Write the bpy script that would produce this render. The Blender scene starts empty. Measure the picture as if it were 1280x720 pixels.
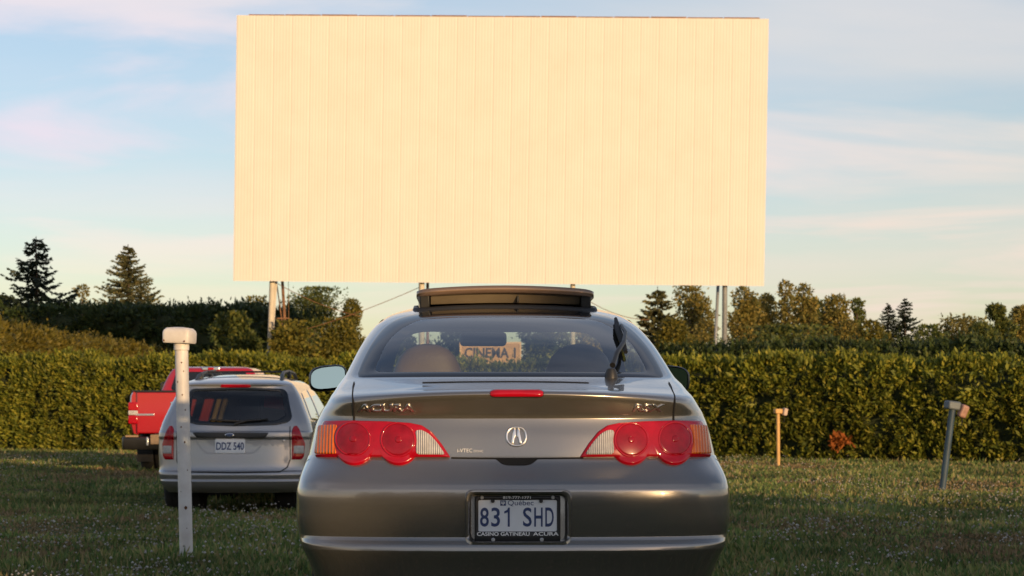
import bpy, bmesh, math, random
import numpy as np
from mathutils import Vector, Matrix

R = math.radians
rng = np.random.default_rng(7)
random.seed(7)
SC = bpy.context.scene
COL = SC.collection
F, H, HY = 2489.0, 0.95, 515.0          # focal length in pixels of a 1280 wide frame, eye height, horizon row


def at(x, y, Y):
    """a point seen at pixel (x, y) that stands Y metres ahead"""
    return Vector(((x - 640) * Y / F, Y, H + (HY - y) * Y / F))


# ------------------------------------------------------------------ objects
def empty(name, loc=(0, 0, 0), rz=0.0, label=None, cat=None, group=None):
    o = bpy.data.objects.new(name, None)
    COL.objects.link(o)
    o.location = loc
    o.rotation_euler = (0, 0, rz)
    o.empty_display_size = 0.2
    if label:
        tag(o, label, cat, group)
    return o


def tag(o, label=None, cat=None, group=None, kind=None):
    if label: o['label'] = label
    if cat: o['category'] = cat
    if group: o['group'] = group
    if kind: o['kind'] = kind
    return o


def link(name, me, mat=None, parent=None, smooth=True):
    o = bpy.data.objects.new(name, me)
    COL.objects.link(o)
    if mat is not None:
        if isinstance(mat, (list, tuple)):
            for m in mat: me.materials.append(m)
        else:
            me.materials.append(mat)
    if smooth:
        me.polygons.foreach_set('use_smooth', [True] * len(me.polygons))
    if parent is not None:
        o.parent = parent
    return o


def pyobj(name, V, Fc, mat=None, parent=None, smooth=True, normals=None):
    me = bpy.data.meshes.new(name)
    me.from_pydata([tuple(v) for v in V], [], [tuple(f) for f in Fc])
    me.update()
    o = link(name, me, mat, parent, smooth)
    if normals is not None:
        me.normals_split_custom_set_from_vertices([tuple(n) for n in normals])
    return o


def npobj(name, V, Q, mat, parent=None, smooth=False):
    V = np.ascontiguousarray(V, dtype=np.float32); Q = np.ascontiguousarray(Q, dtype=np.int32)
    me = bpy.data.meshes.new(name)
    me.vertices.add(len(V)); me.vertices.foreach_set('co', V.ravel())
    k = Q.shape[1]
    me.loops.add(Q.size); me.loops.foreach_set('vertex_index', Q.ravel())
    me.polygons.add(len(Q)); me.polygons.foreach_set('loop_start', np.arange(0, Q.size, k, dtype=np.int32))
    me.update(calc_edges=True)
    return link(name, me, mat, parent, smooth)


def bmobj(name, bm, mat=None, parent=None, smooth=False, bevel=0.0, seg=2):
    me = bpy.data.meshes.new(name)
    bmesh.ops.recalc_face_normals(bm, faces=bm.faces)
    bm.to_mesh(me); bm.free()
    o = link(name, me, mat, parent, smooth)
    if bevel > 0:
        m = o.modifiers.new('bevel', 'BEVEL'); m.width = bevel; m.segments = seg; m.limit_method = 'ANGLE'
        m.angle_limit = R(35)
        if not smooth:
            me.polygons.foreach_set('use_smooth', [True] * len(me.polygons))
            try: me.set_sharp_from_angle(angle=R(50))
            except Exception: pass
    return o


def add_box(bm, c, s, rot=None):
    m = Matrix.Translation(Vector(c))
    if rot is not None: m = m @ rot
    m = m @ Matrix.Diagonal((s[0], s[1], s[2], 1))
    bmesh.ops.create_cube(bm, size=1, matrix=m)


def box(name, c, s, mat, parent=None, bevel=0.01, rot=None, seg=2):
    bm = bmesh.new(); add_box(bm, c, s, rot)
    return bmobj(name, bm, mat, parent, False, bevel, seg)


def add_tube(bm, pts, rad, n=8, cap=True):
    pts = [Vector(p) for p in pts]
    if not isinstance(rad, (list, tuple)): rad = [rad] * len(pts)
    rings = []
    up0 = Vector((0, 0, 1))
    for i, p in enumerate(pts):
        if i == 0: d = pts[1] - pts[0]
        elif i == len(pts) - 1: d = pts[-1] - pts[-2]
        else: d = (pts[i + 1] - pts[i - 1])
        d.normalize()
        a = d.cross(up0)
        if a.length < 1e-3: a = d.cross(Vector((0, 1, 0)))
        a.normalize(); b = d.cross(a).normalized()
        rings.append([bm.verts.new(p + (a * math.cos(t) + b * math.sin(t)) * rad[i])
                      for t in [2 * math.pi * k / n for k in range(n)]])
    for r0, r1 in zip(rings, rings[1:]):
        for k in range(n):
            bm.faces.new((r0[k], r0[(k + 1) % n], r1[(k + 1) % n], r1[k]))
    if cap:
        bm.faces.new(rings[0]); bm.faces.new(rings[-1][::-1])


def tube(name, pts, rad, mat, parent=None, n=8, smooth=True):
    bm = bmesh.new(); add_tube(bm, pts, rad, n)
    o = bmobj(name, bm, mat, parent, smooth)
    try: o.data.set_sharp_from_angle(angle=R(60))
    except Exception: pass
    return o


def lathe(name, prof, mat, parent=None, axis='Z', loc=(0, 0, 0), n=32, smooth=True, cap=True):
    """prof: list of (radius, height)"""
    V, Fc = [], []
    for (r, h) in prof:
        for k in range(n):
            t = 2 * math.pi * k / n
            a, b = r * math.cos(t), r * math.sin(t)
            p = (a, b, h) if axis == 'Z' else ((h, a, b) if axis == 'X' else (a, h, b))
            V.append((p[0] + loc[0], p[1] + loc[1], p[2] + loc[2]))
    for i in range(len(prof) - 1):
        for k in range(n):
            Fc.append((i * n + k, i * n + (k + 1) % n, (i + 1) * n + (k + 1) % n, (i + 1) * n + k))
    if cap:
        Fc.append(tuple(range(n))); Fc.append(tuple((len(prof) - 1) * n + k for k in range(n))[::-1])
    o = pyobj(name, V, Fc, mat, parent, smooth)
    bm = bmesh.new(); bm.from_mesh(o.data); bmesh.ops.recalc_face_normals(bm, faces=bm.faces); bm.to_mesh(o.data); bm.free()
    try: o.data.set_sharp_from_angle(angle=R(40))
    except Exception: pass
    return o


# ------------------------------------------------------------------ materials
def node(nt, t, **kw):
    n = nt.nodes.new(t)
    for k, v in kw.items(): setattr(n, k, v)
    return n


def mat_new(name):
    m = bpy.data.materials.new(name); m.use_nodes = True
    nt = m.node_tree
    b = nt.nodes['Principled BSDF']
    return m, nt, b


def principled(name, col, rough=0.5, metal=0.0, coat=0.0, coat_r=0.05, spec=0.5, var=0.0, scale=6.0, bump=0.0, bscale=80.0,
               col2=None, trans=0.0):
    m, nt, b = mat_new(name)
    b.inputs['Base Color'].default_value = (*col, 1)
    b.inputs['Roughness'].default_value = rough
    b.inputs['Metallic'].default_value = metal
    b.inputs['Coat Weight'].default_value = coat
    b.inputs['Coat Roughness'].default_value = coat_r
    b.inputs['Specular IOR Level'].default_value = spec
    b.inputs['Transmission Weight'].default_value = trans
    tc = node(nt, 'ShaderNodeTexCoord')
    if var > 0 or col2 is not None:
        n = node(nt, 'ShaderNodeTexNoise'); n.inputs['Scale'].default_value = scale; n.inputs['Detail'].default_value = 6
        nt.links.new(tc.outputs['Object'], n.inputs['Vector'])
        r = node(nt, 'ShaderNodeValToRGB')
        r.color_ramp.elements[0].position = 0.3; r.color_ramp.elements[1].position = 0.7
        c2 = col2 if col2 is not None else tuple(c * (1 - var) for c in col)
        r.color_ramp.elements[0].color = (*c2, 1); r.color_ramp.elements[1].color = (*col, 1)
        nt.links.new(n.outputs['Fac'], r.inputs['Fac']); nt.links.new(r.outputs['Color'], b.inputs['Base Color'])
    if bump > 0:
        n = node(nt, 'ShaderNodeTexNoise'); n.inputs['Scale'].default_value = bscale; n.inputs['Detail'].default_value = 3
        nt.links.new(tc.outputs['Object'], n.inputs['Vector'])
        bp = node(nt, 'ShaderNodeBump'); bp.inputs['Strength'].default_value = bump; bp.inputs['Distance'].default_value = 0.01
        nt.links.new(n.outputs['Fac'], bp.inputs['Height']); nt.links.new(bp.outputs['Normal'], b.inputs['Normal'])
    return m


def paint(name, col, metal=0.6, rough=0.34, dust=(0.32, 0.28, 0.22), dust_amt=0.25, coat=1.0):
    """car paint with a thin uneven film of dust that roughens the gloss"""
    m, nt, b = mat_new(name)
    tc = node(nt, 'ShaderNodeTexCoord')
    n = node(nt, 'ShaderNodeTexNoise'); n.inputs['Scale'].default_value = 3.5; n.inputs['Detail'].default_value = 9
    n.inputs['Roughness'].default_value = 0.65
    nt.links.new(tc.outputs['Object'], n.inputs['Vector'])
    r = node(nt, 'ShaderNodeMapRange'); r.inputs['From Min'].default_value = 0.35; r.inputs['From Max'].default_value = 0.8
    r.inputs['To Min'].default_value = 0.0; r.inputs['To Max'].default_value = dust_amt
    nt.links.new(n.outputs['Fac'], r.inputs['Value'])
    mx = node(nt, 'ShaderNodeMix', data_type='RGBA')
    mx.inputs['A'].default_value = (*col, 1); mx.inputs['B'].default_value = (*dust, 1)
    nt.links.new(r.outputs['Result'], mx.inputs['Factor']); nt.links.new(mx.outputs['Result'], b.inputs['Base Color'])
    b.inputs['Metallic'].default_value = metal; b.inputs['Roughness'].default_value = rough
    b.inputs['Coat Weight'].default_value = coat
    r2 = node(nt, 'ShaderNodeMapRange'); r2.inputs['From Min'].default_value = 0.3; r2.inputs['From Max'].default_value = 0.8
    r2.inputs['To Min'].default_value = 0.01; r2.inputs['To Max'].default_value = 0.05
    nt.links.new(n.outputs['Fac'], r2.inputs['Value']); nt.links.new(r2.outputs['Result'], b.inputs['Coat Roughness'])
    return m


def glass(name, tint=(0.75, 0.8, 0.78), f0=0.09, dust=0.03):
    m = bpy.data.materials.new(name); m.use_nodes = True
    nt = m.node_tree; nt.nodes.clear()
    out = node(nt, 'ShaderNodeOutputMaterial')
    tr = node(nt, 'ShaderNodeBsdfTransparent'); tr.inputs['Color'].default_value = (*tint, 1)
    gl = node(nt, 'ShaderNodeBsdfGlossy'); gl.inputs['Roughness'].default_value = 0.02
    gl.inputs['Color'].default_value = (0.95, 0.97, 1, 1)
    # two-sided Schlick reflectance of a thin pane
    ge = node(nt, 'ShaderNodeNewGeometry'); dt = node(nt, 'ShaderNodeVectorMath', operation='DOT_PRODUCT')
    nt.links.new(ge.outputs['Normal'], dt.inputs[0]); nt.links.new(ge.outputs['Incoming'], dt.inputs[1])
    ab = node(nt, 'ShaderNodeMath', operation='ABSOLUTE'); nt.links.new(dt.outputs['Value'], ab.inputs[0])
    iv = node(nt, 'ShaderNodeMath', operation='SUBTRACT'); iv.inputs[0].default_value = 1.0; nt.links.new(ab.outputs[0], iv.inputs[1])
    pw = node(nt, 'ShaderNodeMath', operation='POWER'); pw.inputs[1].default_value = 5.0; nt.links.new(iv.outputs[0], pw.inputs[0])
    fr = node(nt, 'ShaderNodeMath', operation='MULTIPLY_ADD'); fr.inputs[1].default_value = 1 - f0; fr.inputs[2].default_value = f0
    nt.links.new(pw.outputs[0], fr.inputs[0])
    df = node(nt, 'ShaderNodeBsdfDiffuse'); df.inputs['Color'].default_value = (0.35, 0.33, 0.3, 1)
    # light film of dust on the pane
    tc = node(nt, 'ShaderNodeTexCoord')
    n = node(nt, 'ShaderNodeTexNoise'); n.inputs['Scale'].default_value = 5; n.inputs['Detail'].default_value = 6
    nt.links.new(tc.outputs['Object'], n.inputs['Vector'])
    r = node(nt, 'ShaderNodeMapRange'); r.inputs['From Min'].default_value = 0.3; r.inputs['From Max'].default_value = 0.75
    r.inputs['To Min'].default_value = 0.0; r.inputs['To Max'].default_value = dust
    nt.links.new(n.outputs['Fac'], r.inputs['Value'])
    m1 = node(nt, 'ShaderNodeMixShader'); m2 = node(nt, 'ShaderNodeMixShader')
    nt.links.new(r.outputs['Result'], m1.inputs[0]); nt.links.new(tr.outputs[0], m1.inputs[1]); nt.links.new(df.outputs[0], m1.inputs[2])
    nt.links.new(fr.outputs[0], m2.inputs[0]); nt.links.new(m1.outputs[0], m2.inputs[1]); nt.links.new(gl.outputs[0], m2.inputs[2])
    nt.links.new(m2.outputs[0], out.inputs['Surface'])
    return m


def foliage(name, cols, transl=0.25, rough=0.55, vary=0.25, vscale=0.5):
    """leaf material: every leaf (mesh island) takes its own tint"""
    m = bpy.data.materials.new(name); m.use_nodes = True
    nt = m.node_tree; nt.nodes.clear()
    out = node(nt, 'ShaderNodeOutputMaterial')
    g = node(nt, 'ShaderNodeNewGeometry')
    r = node(nt, 'ShaderNodeValToRGB')
    el = r.color_ramp.elements
    while len(el) < len(cols): el.new(0.5)
    for i, c in enumerate(cols):
        el[i].position = i / max(1, len(cols) - 1); el[i].color = (*c, 1)
    nt.links.new(g.outputs['Random Per Island'], r.inputs['Fac'])
    b = node(nt, 'ShaderNodeBsdfPrincipled'); b.inputs['Roughness'].default_value = rough
    b.inputs['Specular IOR Level'].default_value = 0.25
    t = node(nt, 'ShaderNodeBsdfTranslucent')
    # plants are not equally vigorous along their length
    tc = node(nt, 'ShaderNodeTexCoord'); ns = node(nt, 'ShaderNodeTexNoise'); ns.inputs['Scale'].default_value = vscale; ns.inputs['Detail'].default_value = 4
    nt.links.new(tc.outputs['Object'], ns.inputs['Vector'])
    mr = node(nt, 'ShaderNodeMapRange'); mr.inputs['From Min'].default_value = 0.3; mr.inputs['From Max'].default_value = 0.7
    mr.inputs['To Min'].default_value = 1 - vary; mr.inputs['To Max'].default_value = 1 + vary
    nt.links.new(ns.outputs['Fac'], mr.inputs['Value'])
    sc = node(nt, 'ShaderNodeVectorMath', operation='SCALE'); nt.links.new(r.outputs['Color'], sc.inputs[0]); nt.links.new(mr.outputs['Result'], sc.inputs['Scale'])
    nt.links.new(sc.outputs[0], b.inputs['Base Color']); nt.links.new(sc.outputs[0], t.inputs['Color'])
    mx = node(nt, 'ShaderNodeMixShader'); mx.inputs[0].default_value = transl
    nt.links.new(b.outputs[0], mx.inputs[1]); nt.links.new(t.outputs[0], mx.inputs[2])
    nt.links.new(mx.outputs[0], out.inputs['Surface'])
    return m


M = {}
M['taupe'] = paint('taupe_metallic_paint', (0.245, 0.230, 0.211), 0.77, 0.25, dust_amt=0.14)
M['silver'] = paint('silver_metallic_paint', (0.30, 0.30, 0.31), 0.6, 0.34, dust=(0.4, 0.36, 0.3), dust_amt=0.3)
M['red_paint'] = paint('red_paint', (0.36, 0.003, 0.010), 0.0, 0.35, dust=(0.3, 0.08, 0.06), dust_amt=0.06)
M['black_plastic'] = principled('black_plastic', (0.018, 0.018, 0.018), 0.45, var=0.3)
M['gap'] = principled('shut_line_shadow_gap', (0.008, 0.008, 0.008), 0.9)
M['rubber'] = principled('tyre_rubber', (0.025, 0.025, 0.025), 0.85, var=0.3, bump=0.3)
M['alloy'] = principled('alloy_wheel', (0.5, 0.5, 0.5), 0.35, 0.9)
M['chrome'] = principled('chrome', (0.80, 0.79, 0.77), 0.28, 1.0)
M['slot_fill'] = principled('olive_reflection_tone', (0.20, 0.165, 0.115), 0.35, spec=0.5, col2=(0.15, 0.125, 0.09), scale=6)  # olive brown stands in for the reflection under the sunroof panel
M['underside'] = principled('sunroof_underside_reflection_tone', (0.36, 0.29, 0.20), 0.28, 0.85)  # brown puts the reflected warm scene into the underside's colour
M['glass'] = glass('window_glass', (0.74, 0.80, 0.79), 0.09)
M['screen_glass'] = glass('windscreen_glass', (0.80, 0.86, 0.82), 0.05)
M['dark_glass'] = principled('dark_tinted_glass', (0.012, 0.013, 0.014), 0.05, spec=0.6, coat=0.5)
M['frit'] = principled('black_window_border', (0.010, 0.012, 0.016), 0.10, spec=0.45)
M['lining'] = principled('dark_cabin_lining', (0.03, 0.03, 0.032), 0.9, var=0.3)
M['leather'] = principled('brown_seat_leather', (0.21, 0.145, 0.10), 0.55, var=0.25, bump=0.15)
M['lens_red'] = principled('red_lamp_lens', (0.40, 0.003, 0.014), 0.15, coat=0.4, coat_r=0.03, spec=0.3, col2=(0.32, 0.002, 0.009), scale=20)
M['lens_dark_red'] = principled('deep_red_lamp_lens', (0.30, 0.004, 0.014), 0.2, coat=0.3, coat_r=0.04, spec=0.25, col2=(0.2, 0.003, 0.008), scale=25)
M['plate_white'] = principled('plate_white', (0.72, 0.74, 0.76), 0.4, var=0.08, scale=20)
M['plate_blue'] = principled('plate_blue_ink', (0.03, 0.05, 0.14), 0.45)
M['white_ink'] = principled('white_lettering', (0.75, 0.75, 0.73), 0.5)
M['mirror'] = principled('mirror_glass', (0.50, 0.62, 0.54), 0.02, 1.0)
M['white_post'] = principled('chipped_white_paint', (0.72, 0.70, 0.67), 0.5, col2=(0.58, 0.54, 0.50), scale=9, bump=0.2, bscale=40)
M['rust'] = principled('rust_spots', (0.12, 0.05, 0.02), 0.9)
M['warm_edge'] = principled('sunroof_frame_sunlit_tone', (0.25, 0.165, 0.11), 0.32, 0.6, coat=0.4)  # warm brown puts the low sun's light into the frame colour


def ribbed(name, col, col2, fx, axis, depth, rough=0.2, trans=0.0):
    """moulded lamp plastic with fine ribs"""
    m, nt, b = mat_new(name)
    tc = node(nt, 'ShaderNodeTexCoord')
    w = node(nt, 'ShaderNodeTexWave', bands_direction=axis); w.inputs['Scale'].default_value = fx; w.inputs['Distortion'].default_value = 0.4
    nt.links.new(tc.outputs['Object'], w.inputs['Vector'])
    n = node(nt, 'ShaderNodeTexNoise'); n.inputs['Scale'].default_value = 35
    nt.links.new(tc.outputs['Object'], n.inputs['Vector'])
    ad = node(nt, 'ShaderNodeMath', operation='MULTIPLY')
    nt.links.new(w.outputs['Fac'], ad.inputs[0]); nt.links.new(n.outputs['Fac'], ad.inputs[1])
    mx = node(nt, 'ShaderNodeMix', data_type='RGBA')
    mx.inputs['A'].default_value = (*col2, 1); mx.inputs['B'].default_value = (*col, 1)
    nt.links.new(ad.outputs[0], mx.inputs['Factor']); nt.links.new(mx.outputs['Result'], b.inputs['Base Color'])
    bp = node(nt, 'ShaderNodeBump'); bp.inputs['Strength'].default_value = 0.8; bp.inputs['Distance'].default_value = depth
    nt.links.new(w.outputs['Fac'], bp.inputs['Height']); nt.links.new(bp.outputs['Normal'], b.inputs['Normal'])
    b.inputs['Roughness'].default_value = rough; b.inputs['Coat Weight'].default_value = 0.25; b.inputs['Specular IOR Level'].default_value = 0.3
    return m


M['amber'] = ribbed('amber_lamp_lens', (0.90, 0.23, 0.012), (0.55, 0.09, 0.006), 26, 'X', 0.004)
M['clear_lens'] = ribbed('clear_ribbed_lens', (0.92, 0.9, 0.88), (0.30, 0.29, 0.29), 40, 'X', 0.004)


# ------------------------------------------------------------------ camera, light, sky
SUN_AZ, SUN_EL = R(28), R(6.5)           # azimuth to the right of straight behind the camera
cam_d = bpy.data.cameras.new('camera'); cam = bpy.data.objects.new('camera', cam_d); COL.objects.link(cam)
cam.location = (0, 0, H); cam.rotation_euler = (R(90), 0, 0)
cam_d.sensor_width = 36; cam_d.lens = 70.0; cam_d.shift_y = (HY - 360) / 1280
cam_d.clip_end = 6000; cam_d.clip_start = 0.1
cam_d.dof.use_dof = True; cam_d.dof.focus_distance = 7.4; cam_d.dof.aperture_fstop = 11
SC.camera = cam

sd = bpy.data.lights.new('sun', 'SUN'); sun = bpy.data.objects.new('sun', sd); COL.objects.link(sun)
sd.energy = 2.9; sd.angle = R(0.55); sd.color = (1.0, 0.66, 0.33)
to_sun = Vector((math.sin(SUN_AZ) * math.cos(SUN_EL), -math.cos(SUN_AZ) * math.cos(SUN_EL), math.sin(SUN_EL)))
sun.rotation_euler = to_sun.to_track_quat('Z', 'Y').to_euler()
sun.location = (20, -30, 20)

W = bpy.data.worlds.new('World'); SC.world = W; W.use_nodes = True
nt = W.node_tree; nt.nodes.clear()
out = node(nt, 'ShaderNodeOutputWorld'); bg = node(nt, 'ShaderNodeBackground'); bg.inputs['Strength'].default_value = 0.125
sky = node(nt, 'ShaderNodeTexSky', sky_type='NISHITA'); sky.sun_disc = False
sky.sun_elevation = SUN_EL
sky.sun_rotation = math.atan2(to_sun.x, to_sun.y)
sky.air_density = 1.0; sky.dust_density = 0.6; sky.ozone_density = 2.5; sky.altitude = 100
tc = node(nt, 'ShaderNodeTexCoord')
sep = node(nt, 'ShaderNodeSeparateXYZ'); nt.links.new(tc.outputs['Generated'], sep.inputs[0])
ad = node(nt, 'ShaderNodeMath', operation='ADD'); ad.inputs[1].default_value = 0.10
mxz = node(nt, 'ShaderNodeMath', operation='MAXIMUM'); mxz.inputs[1].default_value = 0.0
nt.links.new(sep.outputs['Z'], mxz.inputs[0]); nt.links.new(mxz.outputs[0], ad.inputs[0])
dx = node(nt, 'ShaderNodeMath', operation='DIVIDE'); dy = node(nt, 'ShaderNodeMath', operation='DIVIDE')
nt.links.new(sep.outputs['X'], dx.inputs[0]); nt.links.new(ad.outputs[0], dx.inputs[1])
nt.links.new(sep.outputs['Y'], dy.inputs[0]); nt.links.new(ad.outputs[0], dy.inputs[1])
cmb = node(nt, 'ShaderNodeCombineXYZ'); nt.links.new(dx.outputs[0], cmb.inputs[0]); nt.links.new(dy.outputs[0], cmb.inputs[1])
def cloud_layer(scale, off, lo, hi, amt, dist):
    mp = node(nt, 'ShaderNodeMapping'); mp.inputs['Scale'].default_value = scale; mp.inputs['Location'].default_value = off
    mp.inputs['Rotation'].default_value = (0, 0, R(9))
    nt.links.new(cmb.outputs[0], mp.inputs['Vector'])
    n = node(nt, 'ShaderNodeTexNoise'); n.inputs['Scale'].default_value = 1.0; n.inputs['Detail'].default_value = 9
    n.inputs['Roughness'].default_value = 0.52; n.inputs['Distortion'].default_value = dist
    nt.links.new(mp.outputs[0], n.inputs['Vector'])
    r = node(nt, 'ShaderNodeMapRange', interpolation_type='SMOOTHSTEP')
    r.inputs['From Min'].default_value = lo; r.inputs['From Max'].default_value = hi; r.inputs['To Max'].default_value = amt
    nt.links.new(n.outputs['Fac'], r.inputs['Value'])
    return r.outputs['Result']
c1 = cloud_layer((0.75, 1.05, 1), (2.3, 0.2, 0), 0.42, 0.66, 1.0, 0.6)
c2 = cloud_layer((0.35, 0.5, 1), (5.2, 8.0, 0), 0.40, 0.72, 0.75, 0.2)
cm0 = node(nt, 'ShaderNodeMath', operation='MAXIMUM'); nt.links.new(c1, cm0.inputs[0]); nt.links.new(c2, cm0.inputs[1])
cm = node(nt, 'ShaderNodeMath', operation='MULTIPLY_ADD'); cm.inputs[1].default_value = 0.86; cm.inputs[2].default_value = 0.14; nt.links.new(cm0.outputs[0], cm.inputs[0])
# cloud colour: cream-pink low down, pale lavender higher up
cr = node(nt, 'ShaderNodeValToRGB')
cr.color_ramp.elements[0].position = 0.0; cr.color_ramp.elements[0].color = (1.0, 0.80, 0.66, 1)
cr.color_ramp.elements[1].position = 0.25; cr.color_ramp.elements[1].color = (0.86, 0.85, 0.86, 1)
e = cr.color_ramp.elements.new(0.10); e.color = (0.98, 0.84, 0.74, 1)
e = cr.color_ramp.elements.new(0.62); e.color = (0.42, 0.47, 0.60, 1)
nt.links.new(mxz.outputs[0], cr.inputs['Fac'])
cs = node(nt, 'ShaderNodeVectorMath', operation='SCALE'); cs.inputs['Scale'].default_value = 4.35
nt.links.new(cr.outputs['Color'], cs.inputs[0])
tn = node(nt, 'ShaderNodeVectorMath', operation='MULTIPLY'); tn.inputs[1].default_value = (1.16, 0.99, 0.97); nt.links.new(sky.outputs[0], tn.inputs[0])
# clouds never hide the brighter glow round the low sun
cmx = node(nt, 'ShaderNodeVectorMath', operation='MAXIMUM'); nt.links.new(cs.outputs[0], cmx.inputs[0]); nt.links.new(tn.outputs[0], cmx.inputs[1])
mix = node(nt, 'ShaderNodeMix', data_type='RGBA')
nt.links.new(cm.outputs[0], mix.inputs['Factor']); nt.links.new(tn.outputs[0], mix.inputs['A']); nt.links.new(cmx.outputs[0], mix.inputs['B'])
nt.links.new(mix.outputs['Result'], bg.inputs['Color']); nt.links.new(bg.outputs[0], out.inputs['Surface'])

SC.view_settings.view_transform = 'Standard'; SC.view_settings.look = 'None'
SC.view_settings.exposure = 0.75; SC.view_settings.gamma = 1.0; SC.view_settings.use_curve_mapping = False
SC.render.engine = 'CYCLES'
SC.cycles.max_bounces = 8; SC.cycles.transparent_max_bounces = 16


# ------------------------------------------------------------------ ground
def gz(x, y):
    x = np.asarray(x, dtype=float); y = np.asarray(y, dtype=float)
    dip = -0.14 * np.exp(-(((x + 3.0) / 2.8) ** 2 + ((y - 22.5) / 4.5) ** 2))
    return dip + 0.015 * np.sin(x * 1.3 + y * 0.7) * np.exp(-((y - 22) / 25) ** 2)


def build_ground():
    ys = np.concatenate([[-900, -300, -100, -50, -20, 0, 5], np.arange(8, 52, 0.5), [56, 64, 80, 110, 200, 500, 1500, 4000]])
    xs = np.concatenate([[-3000, -800, -200, -60, -35], np.arange(-24, 24.1, 0.5), [35, 60, 200, 800, 3000]])
    X, Y = np.meshgrid(xs, ys)
    Z = gz(X, Y)
    V = np.stack([X, Y, Z], -1).reshape(-1, 3)
    nx = len(xs); Q = []
    for j in range(len(ys) - 1):
        for i in range(nx - 1):
            Q.append((j * nx + i, j * nx + i + 1, (j + 1) * nx + i + 1, (j + 1) * nx + i))
    m, nt, b = mat_new('mown_turf_soil')
    tc = node(nt, 'ShaderNodeTexCoord')
    n = node(nt, 'ShaderNodeTexNoise'); n.inputs['Scale'].default_value = 0.45; n.inputs['Detail'].default_value = 8
    nt.links.new(tc.outputs['Object'], n.inputs['Vector'])
    r = node(nt, 'ShaderNodeValToRGB'); e = r.color_ramp.elements
    e[0].position = 0.32; e[0].color = (0.045, 0.062, 0.018, 1); e[1].position = 0.75; e[1].color = (0.12, 0.085, 0.05, 1)
    k = e.new(0.55); k.color = (0.055, 0.065, 0.02, 1)
    nt.links.new(n.outputs['Fac'], r.inputs['Fac'])
    n2 = node(nt, 'ShaderNodeTexNoise'); n2.inputs['Scale'].default_value = 14; n2.inputs['Detail'].default_value = 6
    nt.links.new(tc.outputs['Object'], n2.inputs['Vector'])
    mx = node(nt, 'ShaderNodeMix', data_type='RGBA', blend_type='MULTIPLY'); mx.inputs['Factor'].default_value = 0.7
    nt.links.new(r.outputs['Color'], mx.inputs['A']); nt.links.new(n2.outputs['Color'], mx.inputs['B'])
    nt.links.new(r.outputs['Color'], b.inputs['Base Color'])
    bp = node(nt, 'ShaderNodeBump'); bp.inputs['Strength'].default_value = 0.6; bp.inputs['Distance'].default_value = 0.05
    nt.links.new(n2.outputs['Fac'], bp.inputs['Height']); nt.links.new(bp.outputs['Normal'], b.inputs['Normal'])
    b.inputs['Roughness'].default_value = 0.95; b.inputs['Specular IOR Level'].default_value = 0.1
    o = npobj('ground', V, np.array(Q), m, None, True)
    tag(o, kind='structure')


build_ground()


# ------------------------------------------------------------------ foliage tools
def unit(a):
    return a / np.maximum(np.linalg.norm(a, axis=1, keepdims=True), 1e-9)


def leaf_quads(P, D, L, Wd):
    """pointed leaves: base, side, tip, side"""
    n = len(P)
    D = unit(D); S = unit(np.cross(D, rng.normal(size=(n, 3))))
    L = np.broadcast_to(L, (n,))[:, None]; Wd = np.broadcast_to(Wd, (n,))[:, None]
    V = np.empty((n, 4, 3))
    V[:, 0] = P; V[:, 1] = P + D * L * 0.5 + S * Wd * 0.5; V[:, 2] = P + D * L; V[:, 3] = P + D * L * 0.5 - S * Wd * 0.5
    return V.reshape(-1, 3), np.arange(n * 4).reshape(n, 4)


def fbm2(x, y, s=1.0, seed=0):
    r = np.random.default_rng(seed); v = 0
    for k in range(5):
        f = s * (1.7 ** k); a, b, c, d = r.uniform(0, 6.28, 4); t = r.uniform(0, 6.28)
        v = v + np.sin(f * (x * math.cos(t) + y * math.sin(t)) + a) * np.sin(f * (y * math.cos(t * 1.7) - x * math.sin(t)) + b) / (1.3 ** k)
    return v


M['leaf_hedge'] = foliage('hedge_sprays', [(0.062, 0.085, 0.013), (0.135, 0.155, 0.020), (0.20, 0.21, 0.026), (0.29, 0.255, 0.034)], 0.3, vary=0.3, vscale=0.7)
M['leaf_hedge_olive'] = foliage('olive_hedge_sprays', [(0.050, 0.050, 0.010), (0.100, 0.085, 0.013), (0.140, 0.110, 0.016)], 0.2)
M['leaf_hedge_dark'] = foliage('dark_hedge_sprays', [(0.022, 0.038, 0.013), (0.038, 0.060, 0.018), (0.062, 0.082, 0.022)], 0.15)
M['leaf_dead'] = foliage('dead_orange_sprays', [(0.26, 0.075, 0.018), (0.36, 0.12, 0.025), (0.18, 0.06, 0.015)], 0.2)
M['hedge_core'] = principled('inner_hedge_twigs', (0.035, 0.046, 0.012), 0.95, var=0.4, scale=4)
M['bark'] = principled('tree_bark', (0.10, 0.075, 0.055), 0.9, var=0.4, scale=12, bump=0.5, bscale=30)


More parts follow.
